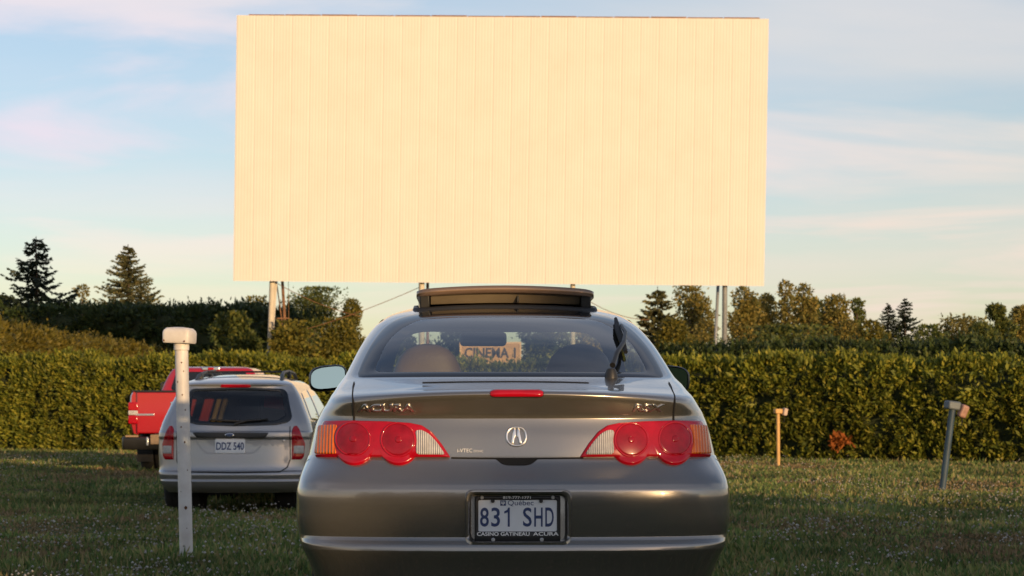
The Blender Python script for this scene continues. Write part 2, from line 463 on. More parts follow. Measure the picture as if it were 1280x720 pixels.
def hedge(name, A, B, hA, hB, thick, label, mat, spacing=0.2, per=26, leaf=0.15, seed=1, bump=0.09, flip=False, dead=None):
    """clipped hedge between two ground points: twig core and thousands of sprays gathered in tufts"""
    A = np.array(A, float); B = np.array(B, float)
    L = np.linalg.norm(B - A); u = (B - A) / L
    nrm = np.array([u[1], -u[0]])                      # right hand side of A->B is the seen side
    if flip: nrm = -nrm
    root = empty(name, (A[0], A[1], 0), 0, label, 'hedge')
    o2 = np.array([A[0], A[1], 0.0])
    hm = max(hA, hB)
    n = int(L * (hm + thick * 0.7) / spacing ** 2)
    s = rng.uniform(0, L, n); q = rng.uniform(0, hm + thick * 0.7, n)
    hh = hA + (hB - hA) * s / L + 0.10 * fbm2(s, s * 0, 0.9, seed) + 0.05 * fbm2(s, s * 0, 3.1, seed + 1)
    front = q < hh
    z = np.where(front, q, hh)
    inn = np.where(front, rng.uniform(0, 0.12, n) - bump * fbm2(s, q, 1.9, seed + 2) * 0.5, np.maximum(0, q - hh) / 0.7)
    round_ = np.clip((z - (hh - 0.35)) / 0.35, 0, 1) ** 2 * 0.18
    inn = inn + np.where(front, round_, 0)
    C = np.stack([A[0] + u[0] * s - nrm[0] * inn, A[1] + u[1] * s - nrm[1] * inn, z], 1)
    k = per
    idx = np.repeat(np.arange(n), k)
    P = C[idx] + rng.normal(size=(n * k, 3)) * (spacing * 0.36)
    outw = np.array([nrm[0], nrm[1], 0.0])
    topness = np.where(front, np.clip((z - (hh - 0.3)) / 0.3, 0, 1), 1.0)[idx]
    base = outw[None, :] * (0.9 - 0.6 * topness)[:, None] + np.array([0, 0, 1.0])[None, :] * (0.45 + 0.7 * topness)[:, None]
    tilt = rng.normal(size=(n, 3))[idx] * 0.45
    D = base + tilt + rng.normal(size=(n * k, 3)) * 0.55
    sz = rng.uniform(0.6, 1.35, n * k) * leaf
    P[:, 2] = np.maximum(P[:, 2], 0.02)
    # stray leading shoots along the top
    ns_ = int(L * 5); ss = rng.uniform(0, L, ns_); hs = hA + (hB - hA) * ss / L + rng.uniform(0.0, 0.10, ns_); ms = 16
    gi = np.repeat(np.arange(ns_), ms); f_ = rng.uniform(0, 1, ns_ * ms); ln = (rng.uniform(0.5, 1.0, ns_) ** 2 * 3.2 * leaf)[gi]
    lean = rng.normal(size=(ns_, 2))[gi] * 0.25; dpt = rng.uniform(0.0, thick * 0.7, ns_)[gi]
    Ps = np.stack([A[0] + u[0] * ss[gi] - nrm[0] * dpt + lean[:, 0] * f_ * ln, A[1] + u[1] * ss[gi] - nrm[1] * dpt + lean[:, 1] * f_ * ln, hs[gi] - 0.05 + f_ * ln], 1)
    P = np.concatenate([P, Ps]); D = np.concatenate([D, rng.normal(size=(ns_ * ms, 3)) * 0.6 + np.array([0, 0, 0.9])]); sz = np.concatenate([sz, rng.uniform(0.4, 0.8, ns_ * ms) * leaf])
    V, Q = leaf_quads(P, D, sz, sz * rng.uniform(0.28, 0.5, len(P)))
    npobj('foliage', V - o2, Q, mat, root)
    # twig core
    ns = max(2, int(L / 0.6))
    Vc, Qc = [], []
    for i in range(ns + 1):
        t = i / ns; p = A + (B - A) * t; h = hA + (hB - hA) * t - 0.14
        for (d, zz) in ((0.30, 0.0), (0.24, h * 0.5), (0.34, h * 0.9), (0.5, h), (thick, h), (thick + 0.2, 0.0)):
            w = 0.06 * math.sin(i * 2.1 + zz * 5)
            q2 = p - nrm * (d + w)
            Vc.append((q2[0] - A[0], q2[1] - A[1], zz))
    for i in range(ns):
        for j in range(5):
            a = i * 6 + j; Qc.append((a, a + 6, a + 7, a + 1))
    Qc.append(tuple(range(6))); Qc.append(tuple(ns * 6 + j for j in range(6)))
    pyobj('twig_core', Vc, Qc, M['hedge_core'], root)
    if dead is not None:
        (sd_, zd) = dead
        m = 240
        c = np.array([A[0] + u[0] * sd_ + nrm[0] * 0.10, A[1] + u[1] * sd_ + nrm[1] * 0.10, zd])
        blob = np.array([(-.16, 0, .02), (-.13, 0, .2), (-.15, 0, -.2), (.08, 0, .03), (.28, 0, .08), (.33, 0, .02), (-.05, 0, -.02), (.0, 0, .0), (.14, 0, .04), (.2, 0, .05)])
        P = c + blob[rng.integers(0, len(blob), m)] * 0.50 + np.clip(rng.normal(size=(m, 3)), -1.5, 1.5) * 0.05
        sz = rng.uniform(0.09, 0.16, m)
        V, Q = leaf_quads(P, outw + rng.normal(size=(m, 3)) * 0.7, sz, sz * 0.5)
        d = npobj('dead_branch', V - o2, Q, M['leaf_dead'], root); d['label'] = 'orange brown dead patch low in the hedge'
    return root


# front hedge: nearer on the right
hedge('cedar_hedge', (-16.4, 52.0), (15.5, 32.6), 2.30, 1.62, 1.1,
      'long clipped green hedge along the far grass edge, with one orange dead patch', M['leaf_hedge'],
      spacing=0.15, per=36, leaf=0.115, seed=3, dead=(26.6, 0.40))
# olive hedge running away behind it on the left
hedge('cedar_hedge', (-14.65, 51.6), (-17.3, 104.0), 3.25, 3.8, 1.2,
      'tall olive brown hedge receding behind the left end of the front hedge', M['leaf_hedge_olive'],
      spacing=0.27, per=30, leaf=0.19, seed=11)
# dark hedges further back
hedge('cedar_hedge', (-29.5, 112.0), (-11.6, 96.0), 6.6, 5.7, 2.2,
      'high dark green hedge behind the white speaker post, below the two spruces', M['leaf_hedge_dark'],
      spacing=0.42, per=30, leaf=0.27, seed=21, bump=0.3)
hedge('cedar_hedge', (4.6, 82.0), (21.5, 70.0), 3.4, 3.35, 1.4,
      'dark green hedge behind the front hedge on the right, below the poplars', M['leaf_hedge_dark'],
      spacing=0.33, per=30, leaf=0.22, seed=31, bump=0.25)


# ------------------------------------------------------------------ trees
M['leaf_spruce_dark'] = foliage('dark_spruce_needles', [(0.010, 0.018, 0.010), (0.018, 0.028, 0.014), (0.030, 0.040, 0.018)], 0.1)
M['leaf_spruce'] = foliage('spruce_needles', [(0.054, 0.065, 0.028), (0.108, 0.108, 0.043), (0.173, 0.151, 0.065)], 0.12)
M['leaf_poplar'] = foliage('poplar_leaves', [(0.094, 0.102, 0.030), (0.186, 0.161, 0.040), (0.310, 0.235, 0.059)], 0.3)
M['leaf_shrub'] = foliage('shrub_leaves', [(0.064, 0.072, 0.016), (0.136, 0.125, 0.022), (0.208, 0.168, 0.029)], 0.3)
M['leaf_green'] = foliage('green_leaves', [(0.043, 0.069, 0.022), (0.097, 0.119, 0.030), (0.162, 0.162, 0.039)], 0.3)
M['leaf_willow'] = foliage('willow_leaves', [(0.120, 0.120, 0.036), (0.192, 0.168, 0.048), (0.264, 0.216, 0.060)], 0.35)


def trunk_of(root, h, r, limbs=()):
    bm = bmesh.new()
    add_tube(bm, [(0, 0, -0.1), (0.05 * r, 0, h * 0.35), (0.1 * r, 0.1 * r, h * 0.7), (0, 0, h)], [r, r * 0.8, r * 0.5, r * 0.12], 8)
    for (z0, p, rr) in limbs:
        p = Vector(p); a = Vector((0, 0, z0)); m = a.lerp(p, 0.55) + Vector((0, 0, 0.06 * (p - a).length))
        add_tube(bm, [a, m, p], [rr, rr * 0.6, rr * 0.2], 5)
    bmobj('trunk', bm, M['bark'], root, True)


def spruce(px, top, width, Y, mat, label, cat='tree', droop=0.18, dens=1.0, seed=0, sway=1.0):
    tv = min(0.8, min(width * 0.95, 74 if px > 800 else 90) / (HY - top))
    c = at(px, HY, Y); h = at(px, top, Y).z; w = width * Y / F
    g = random.Random(seed)
    root = empty('spruce_tree', (c.x, Y, 0), 0, label, cat)
    trunk_of(root, h * 0.99, 0.018 * h)
    P, D, Ls, Ws = [], [], [], []
    k_ = min(1.0, w / 3.6)
    nl = int(h / (0.36 * k_))
    for i in range(nl):
        t = i / nl; z = h * (0.12 + 0.87 * t)
        rad = max(0.10, w / 2 * min(1.08, ((1 - t) / tv) ** 0.8))
        nb = max(4, int((13 - 6 * t) * dens))
        for b in range(nb):
            a = g.uniform(0, 6.283); rr = rad * (g.uniform(0.62, 1.12) if g.random() > 0.12 else g.uniform(1.1, 1.3) * sway)
            zz = z + g.uniform(-0.15, 0.15)
            m = int(14 + 34 * rr / (w / 2 + 0.01))
            for k in range(m):
                f = (k + g.random()) / m
                x = rr * f
                dz = -droop * rr * math.sin(f * 2.4) + 0.16 * rr * f * f
                P.append((x * math.cos(a), x * math.sin(a), zz + dz))
                side = g.choice((-1, 1)) * g.uniform(0.2, 1.0)
                D.append((math.cos(a) * 0.9 - math.sin(a) * side, math.sin(a) * 0.9 + math.cos(a) * side, g.uniform(-0.7, 0.3)))
                Ls.append(k_ * g.uniform(0.26, 0.5) * (0.55 + 0.5 * (1 - t))); Ws.append(k_ * g.uniform(0.10, 0.19))
    V, Q = leaf_quads(np.array(P), np.array(D), np.array(Ls), np.array(Ws))
    npobj('crown', V, Q, mat, root)
    return root


def leafy(name, px, top, width, Y, mat, label, base=0.25, lobes=9, n=3200, leaf=0.3, seed=0, tall=1.0, cat='tree', droop=0.0, group=None):
    c = at(px, HY, Y); h = at(px, top, Y).z; w = width * Y / F
    g = np.random.default_rng(seed + 100)
    root = empty(name, (c.x, Y, 0), 0, label, cat, group)
    z0 = h * base; H_ = h - z0
    P, D, limbs = [], [], []
    n = int(n * 2.7); leaf = leaf * 0.66
    per = n // lobes
    for i in range(lobes):
        t = (i + 0.5) / lobes
        env = math.sin(math.pi * min(1, 0.18 + 0.80 * t)) ** 0.6
        a = g.uniform(0, 6.283); off = g.uniform(0.25, 0.62) * w / 2 * (0.5 + 0.5 * env)
        rl = w / 2 * g.uniform(0.42, 0.66) * (0.75 + 0.4 * env)
        zc = z0 + H_ * (0.10 + 0.82 * t ** 0.7) + g.uniform(-0.04, 0.04) * H_
        if i == lobes - 1: off *= 0.4; zc = h - rl * 0.9 * tall
        C = np.array([off * math.cos(a), off * math.sin(a), zc])
        limbs.append((max(0.2, zc * 0.55), C, 0.012 * h + 0.02))
        d = unit(g.normal(size=(per, 3)))
        lump = 1 + 0.30 * np.sin(d[:, 0] * 4.1 + i) * np.sin(d[:, 1] * 5.3 + 2 * i) + 0.18 * np.sin(d[:, 2] * 9 + i)
        rr = rl * lump * g.uniform(0.35, 1.0, per) ** 0.45
        p = C + d * rr[:, None] * np.array([1, 1, tall])
        P.append(p); D.append(d * 0.8 + g.normal(size=(per, 3)) * 0.7 + np.array([0, 0, 0.15 - droop]))
    P = np.concatenate(P); D = np.concatenate(D)
    P[:, 2] = np.clip(P[:, 2], 0.15, h - leaf * 0.3)
    # a few sprigs that break the outline
    m = n // 14; i = g.integers(0, len(P), m)
    P2 = P[i] + unit(P[i] - np.array([0, 0, h * 0.55])) * g.uniform(0.05, 0.22, (m, 1)) * w * 0.5
    P2[:, 2] = np.clip(P2[:, 2], 0.15, h)
    P = np.concatenate([P, P2]); D = np.concatenate([D, D[i]])
    sz = g.uniform(0.6, 1.3, len(P)) * leaf
    V, Q = leaf_quads(P, D, sz, sz * g.uniform(0.35, 0.7, len(P)))
    npobj('crown', V, Q, mat, root)
    trunk_of(root, h * 0.9, 0.015 * h + 0.02, limbs)
    return root


# left of the screen
spruce(45, 293, 98, 112, M['leaf_spruce_dark'], 'dark blue green spruce with open ragged branches near the left edge', seed=1, droop=0.25, sway=1.15)
spruce(160, 303, 84, 165, M['leaf_spruce'], 'even conical brown green spruce standing over the dark hedge', seed=2, droop=0.14, dens=1.9)
leafy('birch_tree', 103, 357, 38, 155, M['leaf_poplar'], 'small thin pale tree between the two left spruces', lobes=6, n=700, leaf=0.32, seed=3)
leafy('shrub', 3, 372, 36, 118, M['leaf_green'], 'dark bush at the left edge of the picture beside the ragged spruce', lobes=5, n=900, leaf=0.34, seed=4, cat='shrub')
leafy('broadleaf_tree', 388, 360, 82, 140, M['leaf_green'], 'rounded green tree behind the left screen posts', lobes=12, n=5200, leaf=0.3, seed=5, tall=1.1)
leafy('broadleaf_tree', 322, 371, 52, 145, M['leaf_shrub'], 'small brownish tree left of the white screen post', lobes=8, n=2200, leaf=0.3, seed=6)
leafy('broadleaf_tree', 441, 375, 40, 118, M['leaf_shrub'], 'narrow tree next to the coupe roof pillar, right of the rounded tree', lobes=8, n=1700, leaf=0.28, seed=7, tall=1.5)
leafy('shrub', 300, 392, 70, 86, M['leaf_green'], 'dark green bush left of the white screen post, joining the dark hedge', lobes=8, n=3000, leaf=0.3, seed=8, base=0.02, cat='shrub')
leafy('shrub', 365, 402, 70, 80, M['leaf_shrub'], 'sunlit olive bush behind the brown leaning screen post', lobes=8, n=3200, leaf=0.28, seed=9, base=0.02, cat='shrub')
leafy('shrub', 425, 400, 76, 82, M['leaf_shrub'], 'sunlit olive bush behind the left mirror of the coupe', lobes=8, n=3400, leaf=0.28, seed=10, base=0.02, cat='shrub')
# behind the coupe's windows
leafy('broadleaf_tree', 575, 404, 90, 98, M['leaf_green'], 'green tree seen through the coupe left of the cinema sign', lobes=8, n=2600, leaf=0.34, seed=11, base=0.02)
leafy('broadleaf_tree', 672, 401, 90, 96, M['leaf_green'], 'green tree seen through the coupe behind the cinema sign', lobes=8, n=2600, leaf=0.34, seed=12, base=0.02)
leafy('broadleaf_tree', 745, 408, 70, 97, M['leaf_poplar'], 'lighter tree seen through the coupe above the right seat', lobes=8, n=2000, leaf=0.34, seed=13, base=0.02)
leafy('broadleaf_tree', 500, 412, 70, 97, M['leaf_green'], 'green tree seen through the coupe above the left seat', lobes=8, n=2000, leaf=0.34, seed=14, base=0.02)
# right of the screen
spruce(822, 356, 82, 104, M['leaf_spruce'], 'broad dark spruce right of the coupe roof under the screen corner', seed=15, droop=0.2, dens=1.3)
leafy('poplar_tree', 868, 356, 56, 124, M['leaf_poplar'], 'airy poplar with sky showing through, left of the grey screen post', lobes=11, n=2300, leaf=0.33, seed=16, tall=1.3, group='poplars behind the right dark hedge')
leafy('shrub', 880, 402, 54, 100, M['leaf_willow'], 'bright yellow green bush left of the grey screen posts', lobes=7, n=2200, leaf=0.27, seed=17, base=0.02, cat='shrub')
for i, (px, top, w, n, lf, lab) in enumerate([
        (927, 359, 46, 3000, 0.3, 'dense poplar just right of the grey screen post'),
        (957, 368, 40, 2400, 0.3, 'lower poplar second to the right of the grey screen post'),
        (981, 352, 34, 1300, 0.34, 'tallest thin poplar with a wispy top right of the screen'),
        (1006, 356, 34, 1500, 0.34, 'wispy leaning poplar beside the tallest one'),
        (1042, 369, 54, 3600, 0.3, 'bushy wide poplar near the right end of the row'),
        (1072, 374, 28, 1700, 0.3, 'narrow poplar closing the row on the right')]):
    leafy('poplar_tree', px, top, w, 118 + 3 * (i % 3), M['leaf_poplar' if i != 5 else 'leaf_green'], lab, lobes=12, n=n, leaf=lf, seed=20 + i, tall=1.35,
          base=0.05, group='poplars behind the right dark hedge')
spruce(1110, 377, 30, 112, M['leaf_spruce_dark'], 'smaller of the two little spruces right of the poplars', seed=31)
spruce(1131, 371, 44, 112, M['leaf_spruce_dark'], 'taller of the two little spruces right of the poplars', seed=32)
leafy('shrub', 1090, 402, 52, 100, M['leaf_shrub'], 'low bush in front of the little spruces', lobes=7, n=1800, leaf=0.28, seed=33, base=0.02, cat='shrub')
leafy('willow_tree', 1196, 394, 78, 98, M['leaf_willow'], 'pale yellow green willow between the little spruces and the right edge', lobes=11, n=3600, leaf=0.26, seed=34, base=0.02, droop=0.7)
leafy('broadleaf_tree', 1246, 382, 42, 100, M['leaf_green'], 'green tree with feathery tips right of the willow', lobes=9, n=2400, leaf=0.3, seed=35, base=0.05)
leafy('broadleaf_tree', 1280, 384, 44, 103, M['leaf_poplar'], 'green tree cut off by the right edge of the picture', lobes=9, n=2400, leaf=0.3, seed=36, base=0.05)
leafy('poplar_tree', 944, 374, 40, 128, M['leaf_green'], 'half hidden darker poplar between the first two right of the grey post', lobes=12, n=2600, leaf=0.3, seed=51, tall=1.3, base=0.05, group='poplars behind the right dark hedge')
leafy('poplar_tree', 1022, 376, 44, 130, M['leaf_green'], 'dark rounder poplar behind the bushy wide one', lobes=12, n=2800, leaf=0.3, seed=52, tall=1.2, base=0.05, group='poplars behind the right dark hedge')
leafy('shrub', 1062, 402, 60, 104, M['leaf_poplar'], 'olive bush at the foot of the last narrow poplar', lobes=8, n=2200, leaf=0.28, seed=53, base=0.02, cat='shrub')
leafy('shrub', 848, 400, 60, 98, M['leaf_shrub'], 'olive bush between the broad spruce and the airy poplar', lobes=8, n=2400, leaf=0.28, seed=54, base=0.02, cat='shrub')
leafy('shrub', 1222, 404, 54, 95, M['leaf_green'], 'dark bush at the right foot of the willow', lobes=8, n=2200, leaf=0.28, seed=55, base=0.02, cat='shrub')
leafy('shrub', 1160, 408, 60, 92, M['leaf_green'], 'dark bush below and left of the willow', lobes=7, n=1800, leaf=0.3, seed=37, base=0.02, cat='shrub')
leafy('shrub', 990, 408, 120, 96, M['leaf_green'], 'wide low bush under the tall poplars', lobes=12, n=3600, leaf=0.3, seed=38, base=0.02, cat='shrub')


# windbreak behind the camera: its shade lies over the near grass and the cars
def windbreak():
    specs = [  # x, height, width
        (-12, 5.0, 5), (-7.5, 4.8, 4.8), (-3.2, 5.0, 4.6), (1.0, 4.7, 4.6), (5.2, 5.0, 4.4), (9.0, 4.8, 3.6), (12.3, 4.35, 2.8), (14.4, 3.98, 2.3), (15.8, 5.5, 1.0),
        (16.8, 6.2, 2.3), (18.2, 5.9, 2.4), (19.7, 6.7, 2.5), (21.8, 6.2, 2.6), (24.2, 5.1, 3.0), (27.0, 4.95, 3.4), (30.5, 4.9, 4.0), (34.5, 5.0, 4.4), (39.0, 5.0, 4.6)]
    for i, (x, h, w) in enumerate(specs):
        g = np.random.default_rng(300 + i)
        root = empty('windbreak_tree', (x, -20.0 + 0.4 * (i % 2), 0), 0, 'dense windbreak tree behind the viewer', 'tree', 'windbreak trees behind the viewer')
        low = 11 < x < 16                                # unseen trees with small leaves and even tops, shaped to set the shade edge
        n = 9000 if low else 2600
        a = g.uniform(0, 6.283, n); z = g.uniform(0.03, 1.0, n); r = w / 2 * (1 - z ** (14 if low else 5)) * g.uniform(0.5, 1.05, n)
        P = np.stack([r * np.cos(a), 0.7 * r * np.sin(a), z * h * (1 + 0.05 * np.sin(3 * a))], 1)
        sz = g.uniform(0.12, 0.3, n) if low else g.uniform(0.3, 0.75, n)
        V, Q = leaf_quads(P, g.normal(size=(n, 3)) + np.array([0, 0, 0.3]), sz, sz * 0.7)
        npobj('crown', V, Q, M['leaf_green'], root)
        trunk_of(root, h * 0.8, 0.12)
        lathe('dense_heart', [(0.05, 0.1), (w * 0.30, 0.3), (w * 0.34, h * 0.5), (w * 0.26, h * 0.8), (0.3, h * 0.93)], M['hedge_core'], root, n=10)


windbreak()


# ------------------------------------------------------------------ drive-in screen
def build_screen():
    Y0 = 80.0
    bl, br = at(291.5, 351, Y0), at(955, 357.5, Y0)
    tl, tr = at(296, 19, Y0), at(961, 23.5, Y0)
    root = empty('movie_screen', (0, Y0, 0), 0, 'huge blank cream drive-in screen of ribbed metal sheets on tall posts', 'movie screen')
    o = Vector((0, Y0, 0))
    nr = 174; V, Q = [], []
    prof = [(0.0, 0.0), (0.18, 0.0), (0.30, -0.003), (0.70, -0.003), (0.82, 0.0)]
    cols = []
    per_sheet = 6
    for i in range(nr):
        seam = (i % per_sheet == 0)
        for k, (f, d) in enumerate(prof):
            cols.append(((i + f) / nr, d + (0.007 if (seam and k in (0, 1)) else 0.0)))
    cols.append((1.0, 0.0))
    for (f, d) in cols:
        b_ = bl.lerp(br, f) - o; t_ = tl.lerp(tr, f) - o
        for p in (b_, t_): V.append((p.x, d, p.z))
    for i in range(len(cols) - 1): Q.append((2 * i, 2 * i + 2, 2 * i + 3, 2 * i + 1))
    m, nt, b = mat_new('weathered_cream_sheet_metal')
    tc = node(nt, 'ShaderNodeTexCoord')
    mp = node(nt, 'ShaderNodeMapping'); mp.inputs['Scale'].default_value = (0.9, 1, 0.7); nt.links.new(tc.outputs['Object'], mp.inputs['Vector'])
    n = node(nt, 'ShaderNodeTexNoise'); n.inputs['Scale'].default_value = 0.9; n.inputs['Detail'].default_value = 9; n.inputs['Roughness'].default_value = 0.62
    nt.links.new(mp.outputs[0], n.inputs['Vector'])
    r = node(nt, 'ShaderNodeValToRGB'); e = r.color_ramp.elements
    e[0].position = 0.30; e[0].color = (0.605, 0.58, 0.53, 1); e[1].position = 0.62; e[1].color = (0.635, 0.615, 0.57, 1)
    nt.links.new(n.outputs['Fac'], r.inputs['Fac']); nt.links.new(r.outputs['Color'], b.inputs['Base Color'])
    b.inputs['Roughness'].default_value = 0.7; b.inputs['Specular IOR Level'].default_value = 0.2
    me_o = npobj('screen_panel', np.array(V), np.array(Q), m, root)
    # backing frame and top flashing
    steel = principled('galvanised_steel', (0.30, 0.32, 0.34), 0.6, 0.3, var=0.25)
    M['steel'] = steel
    cream = principled('cream_painted_steel', (0.62, 0.57, 0.48), 0.6, var=0.2, scale=3)
    brown = principled('rusty_brown_steel', (0.26, 0.13, 0.06), 0.8, var=0.4, scale=5)
    M['brown_steel'] = brown
    fl = bmesh.new()
    a, c = tl.lerp(tr, 0.022) - o, tl.lerp(tr, 0.985) - o
    for i in range(14):
        p, q = a.lerp(c, i / 14), a.lerp(c, (i + 1) / 14 - 0.002)
        mid = (p + q) / 2; ang = math.atan2(q.z - p.z, q.x - p.x)
        add_box(fl, (mid.x, 0.10, mid.z + 0.02 + 0.008 * (i % 3)), ((q - p).length, 0.05, 0.075), Matrix.Rotation(-ang, 4, 'Y'))
    bmobj('top_flashing', fl, brown, root, False)
    bk = bmesh.new()
    for f in (0.02, 0.34, 0.66, 0.98):
        p = (bl.lerp(br, 0.5) - o) * (1 - f) + (tl.lerp(tr, 0.5) - o) * f
        add_box(bk, (p.x, 0.16, p.z), ((br - bl).length * 0.985, 0.14, 0.18), Matrix.Rotation(R(0.5), 4, 'Y'))
    bmobj('backing_rail', bk, steel, root, False)

    def post(px, y0, px2, y1, w, mat, dy=0.35, kind='post', zt=None):
        a = at(px, y0, Y0 + dy); z_top = a.z + 0.5 if zt is None else zt
        bx = at(px2, HY, Y0 + dy)
        # straight line through both pixels, carried on to the ground and up behind the sheets
        p1 = at(px, y0, Y0 + dy); p2 = at(px2, y1, Y0 + dy)
        d = (p1 - p2) / (p1.z - p2.z)
        lo = p2 + d * (0 - p2.z); hi = p2 + d * (z_top - p2.z)
        bm = bmesh.new(); add_tube(bm, [lo - o, hi - o], w / 2, 10)
        bmobj(kind, bm, mat, root, True)
    zt = tl.z - 0.6
    post(340.5, 352, 337.5, 440, 0.24, cream, 0.42, zt=zt)
    post(345.0, 352, 338.8, 436, 0.13, cream, 0.62, zt=6.6)
    post(353.0, 352, 358.0, 434, 0.12, brown, 1.6, 'brace', zt=6.6)
    post(347.0, 362, 357.0, 436, 0.05, brown, 2.2, 'brace', zt=6.2)
    post(527.0, 356, 527.0, 440, 0.24, cream, 0.42, zt=zt)
    post(534.5, 356, 534.5, 440, 0.12, brown, 1.6, 'brace', zt=6.4)
    post(716.0, 357, 716.0, 440, 0.20, cream, 0.42, zt=zt)
    post(906.0, 358, 905.5, 448, 0.21, steel, 0.42, zt=zt)
    post(897.5, 358, 893.5, 448, 0.13, steel, 1.4, 'brace', zt=6.3)

    def cable(p, q, r_=0.014, sag=0.15, dy=0.7):
        a = at(*p, Y0 + dy) - o; c = at(*q, Y0 + dy) - o
        pts = [a.lerp(c, t) - Vector((0, 0, sag * 4 * t * (1 - t))) for t in [k / 8 for k in range(9)]]
        tube('guy_cable', pts, r_, brown, root, 6)
    cable((341, 423), (527, 358)); cable((346, 354), (452, 396)); cable((716, 362), (812, 400), sag=0.3)
    cable((346, 398), (362, 398), 0.03, 0.0)
    cable((360.5, 352), (361, 430), 0.012, 0, 2.0)


build_screen()


# ------------------------------------------------------------------ text
def glyphs(body, size, xs=1.0, shear=0.0, ext=0.0012, bold=0.0, align='CENTER', spacing=1.0, bev=0.0, fit=None):
    cu = bpy.data.curves.new('lettering', 'FONT')
    cu.body = body; cu.size = size; cu.extrude = ext; cu.offset = bold; cu.shear = shear; cu.align_x = align; cu.align_y = 'CENTER'
    cu.space_character = spacing; cu.bevel_depth = bev; cu.bevel_resolution = 1; cu.resolution_u = 4
    o = bpy.data.objects.new('lettering', cu); COL.objects.link(o)
    dg = bpy.context.evaluated_depsgraph_get()
    me = bpy.data.meshes.new_from_object(o.evaluated_get(dg))
    bpy.data.objects.remove(o); bpy.data.curves.remove(cu)
    for v in me.vertices: v.co.x *= xs
    if fit:
        X = [v.co.x for v in me.vertices]; Y = [v.co.y for v in me.vertices]
        cx, cy, w, h = (min(X) + max(X)) / 2, (min(Y) + max(Y)) / 2, max(X) - min(X), max(Y) - min(Y)
        for v in me.vertices: v.co.x = (v.co.x - cx) * fit[0] / w; v.co.y = (v.co.y - cy) * fit[1] / h
    return me


def text(name, body, size, place, mat, parent, **kw):
    """place(u, v, w) puts a letter point (right, up, out) into the parent's space"""
    me = glyphs(body, size, **kw)
    me.name = name
    for v in me.vertices: v.co = place(v.co.x, v.co.y, v.co.z)
    me.materials.clear()
    return link(name, me, mat, parent, False)


# cinema sign seen through the coupe's windows
def build_sign():
    Y = 60.0; s = F / Y
    c = at(613, 441, Y)
    root = empty('direction_sign', (c.x, Y, 0), 0, 'wooden cinema direction sign on posts behind the hedge, seen through the coupe windows', 'sign')
    wood = principled('orange_brown_board', (0.62, 0.36, 0.17), 0.7, var=0.3, scale=5)
    board = box('board', (0, 0, c.z), (1.84, 0.05, 0.62), wood, root, 0.01)
    fm = bmesh.new()
    for z in (-0.30, 0.30): add_box(fm, (0, -0.035, c.z + z), (1.86, 0.03, 0.05))
    for x in (-0.90, 0.90): add_box(fm, (x, -0.035, c.z), (0.05, 0.03, 0.548))
    bmobj('frame', fm, principled('pale_wood', (0.75, 0.48, 0.25), 0.7), root)
    dk = principled('dark_letter_paint', (0.03, 0.03, 0.035), 0.7)
    text('lettering', 'CINEMA 1', 0.42, lambda u, v, w: (u + 0.02, -0.028 - w, c.z - 0.02 + v), dk, root, xs=0.86, ext=0.004, bold=0.012)
    for x in (-0.75, 0.75):
        box('post', (x, 0.08, (c.z + 0.3) / 2), (0.09, 0.09, c.z + 0.3), M['brown_steel'], root, 0.01)


build_sign()


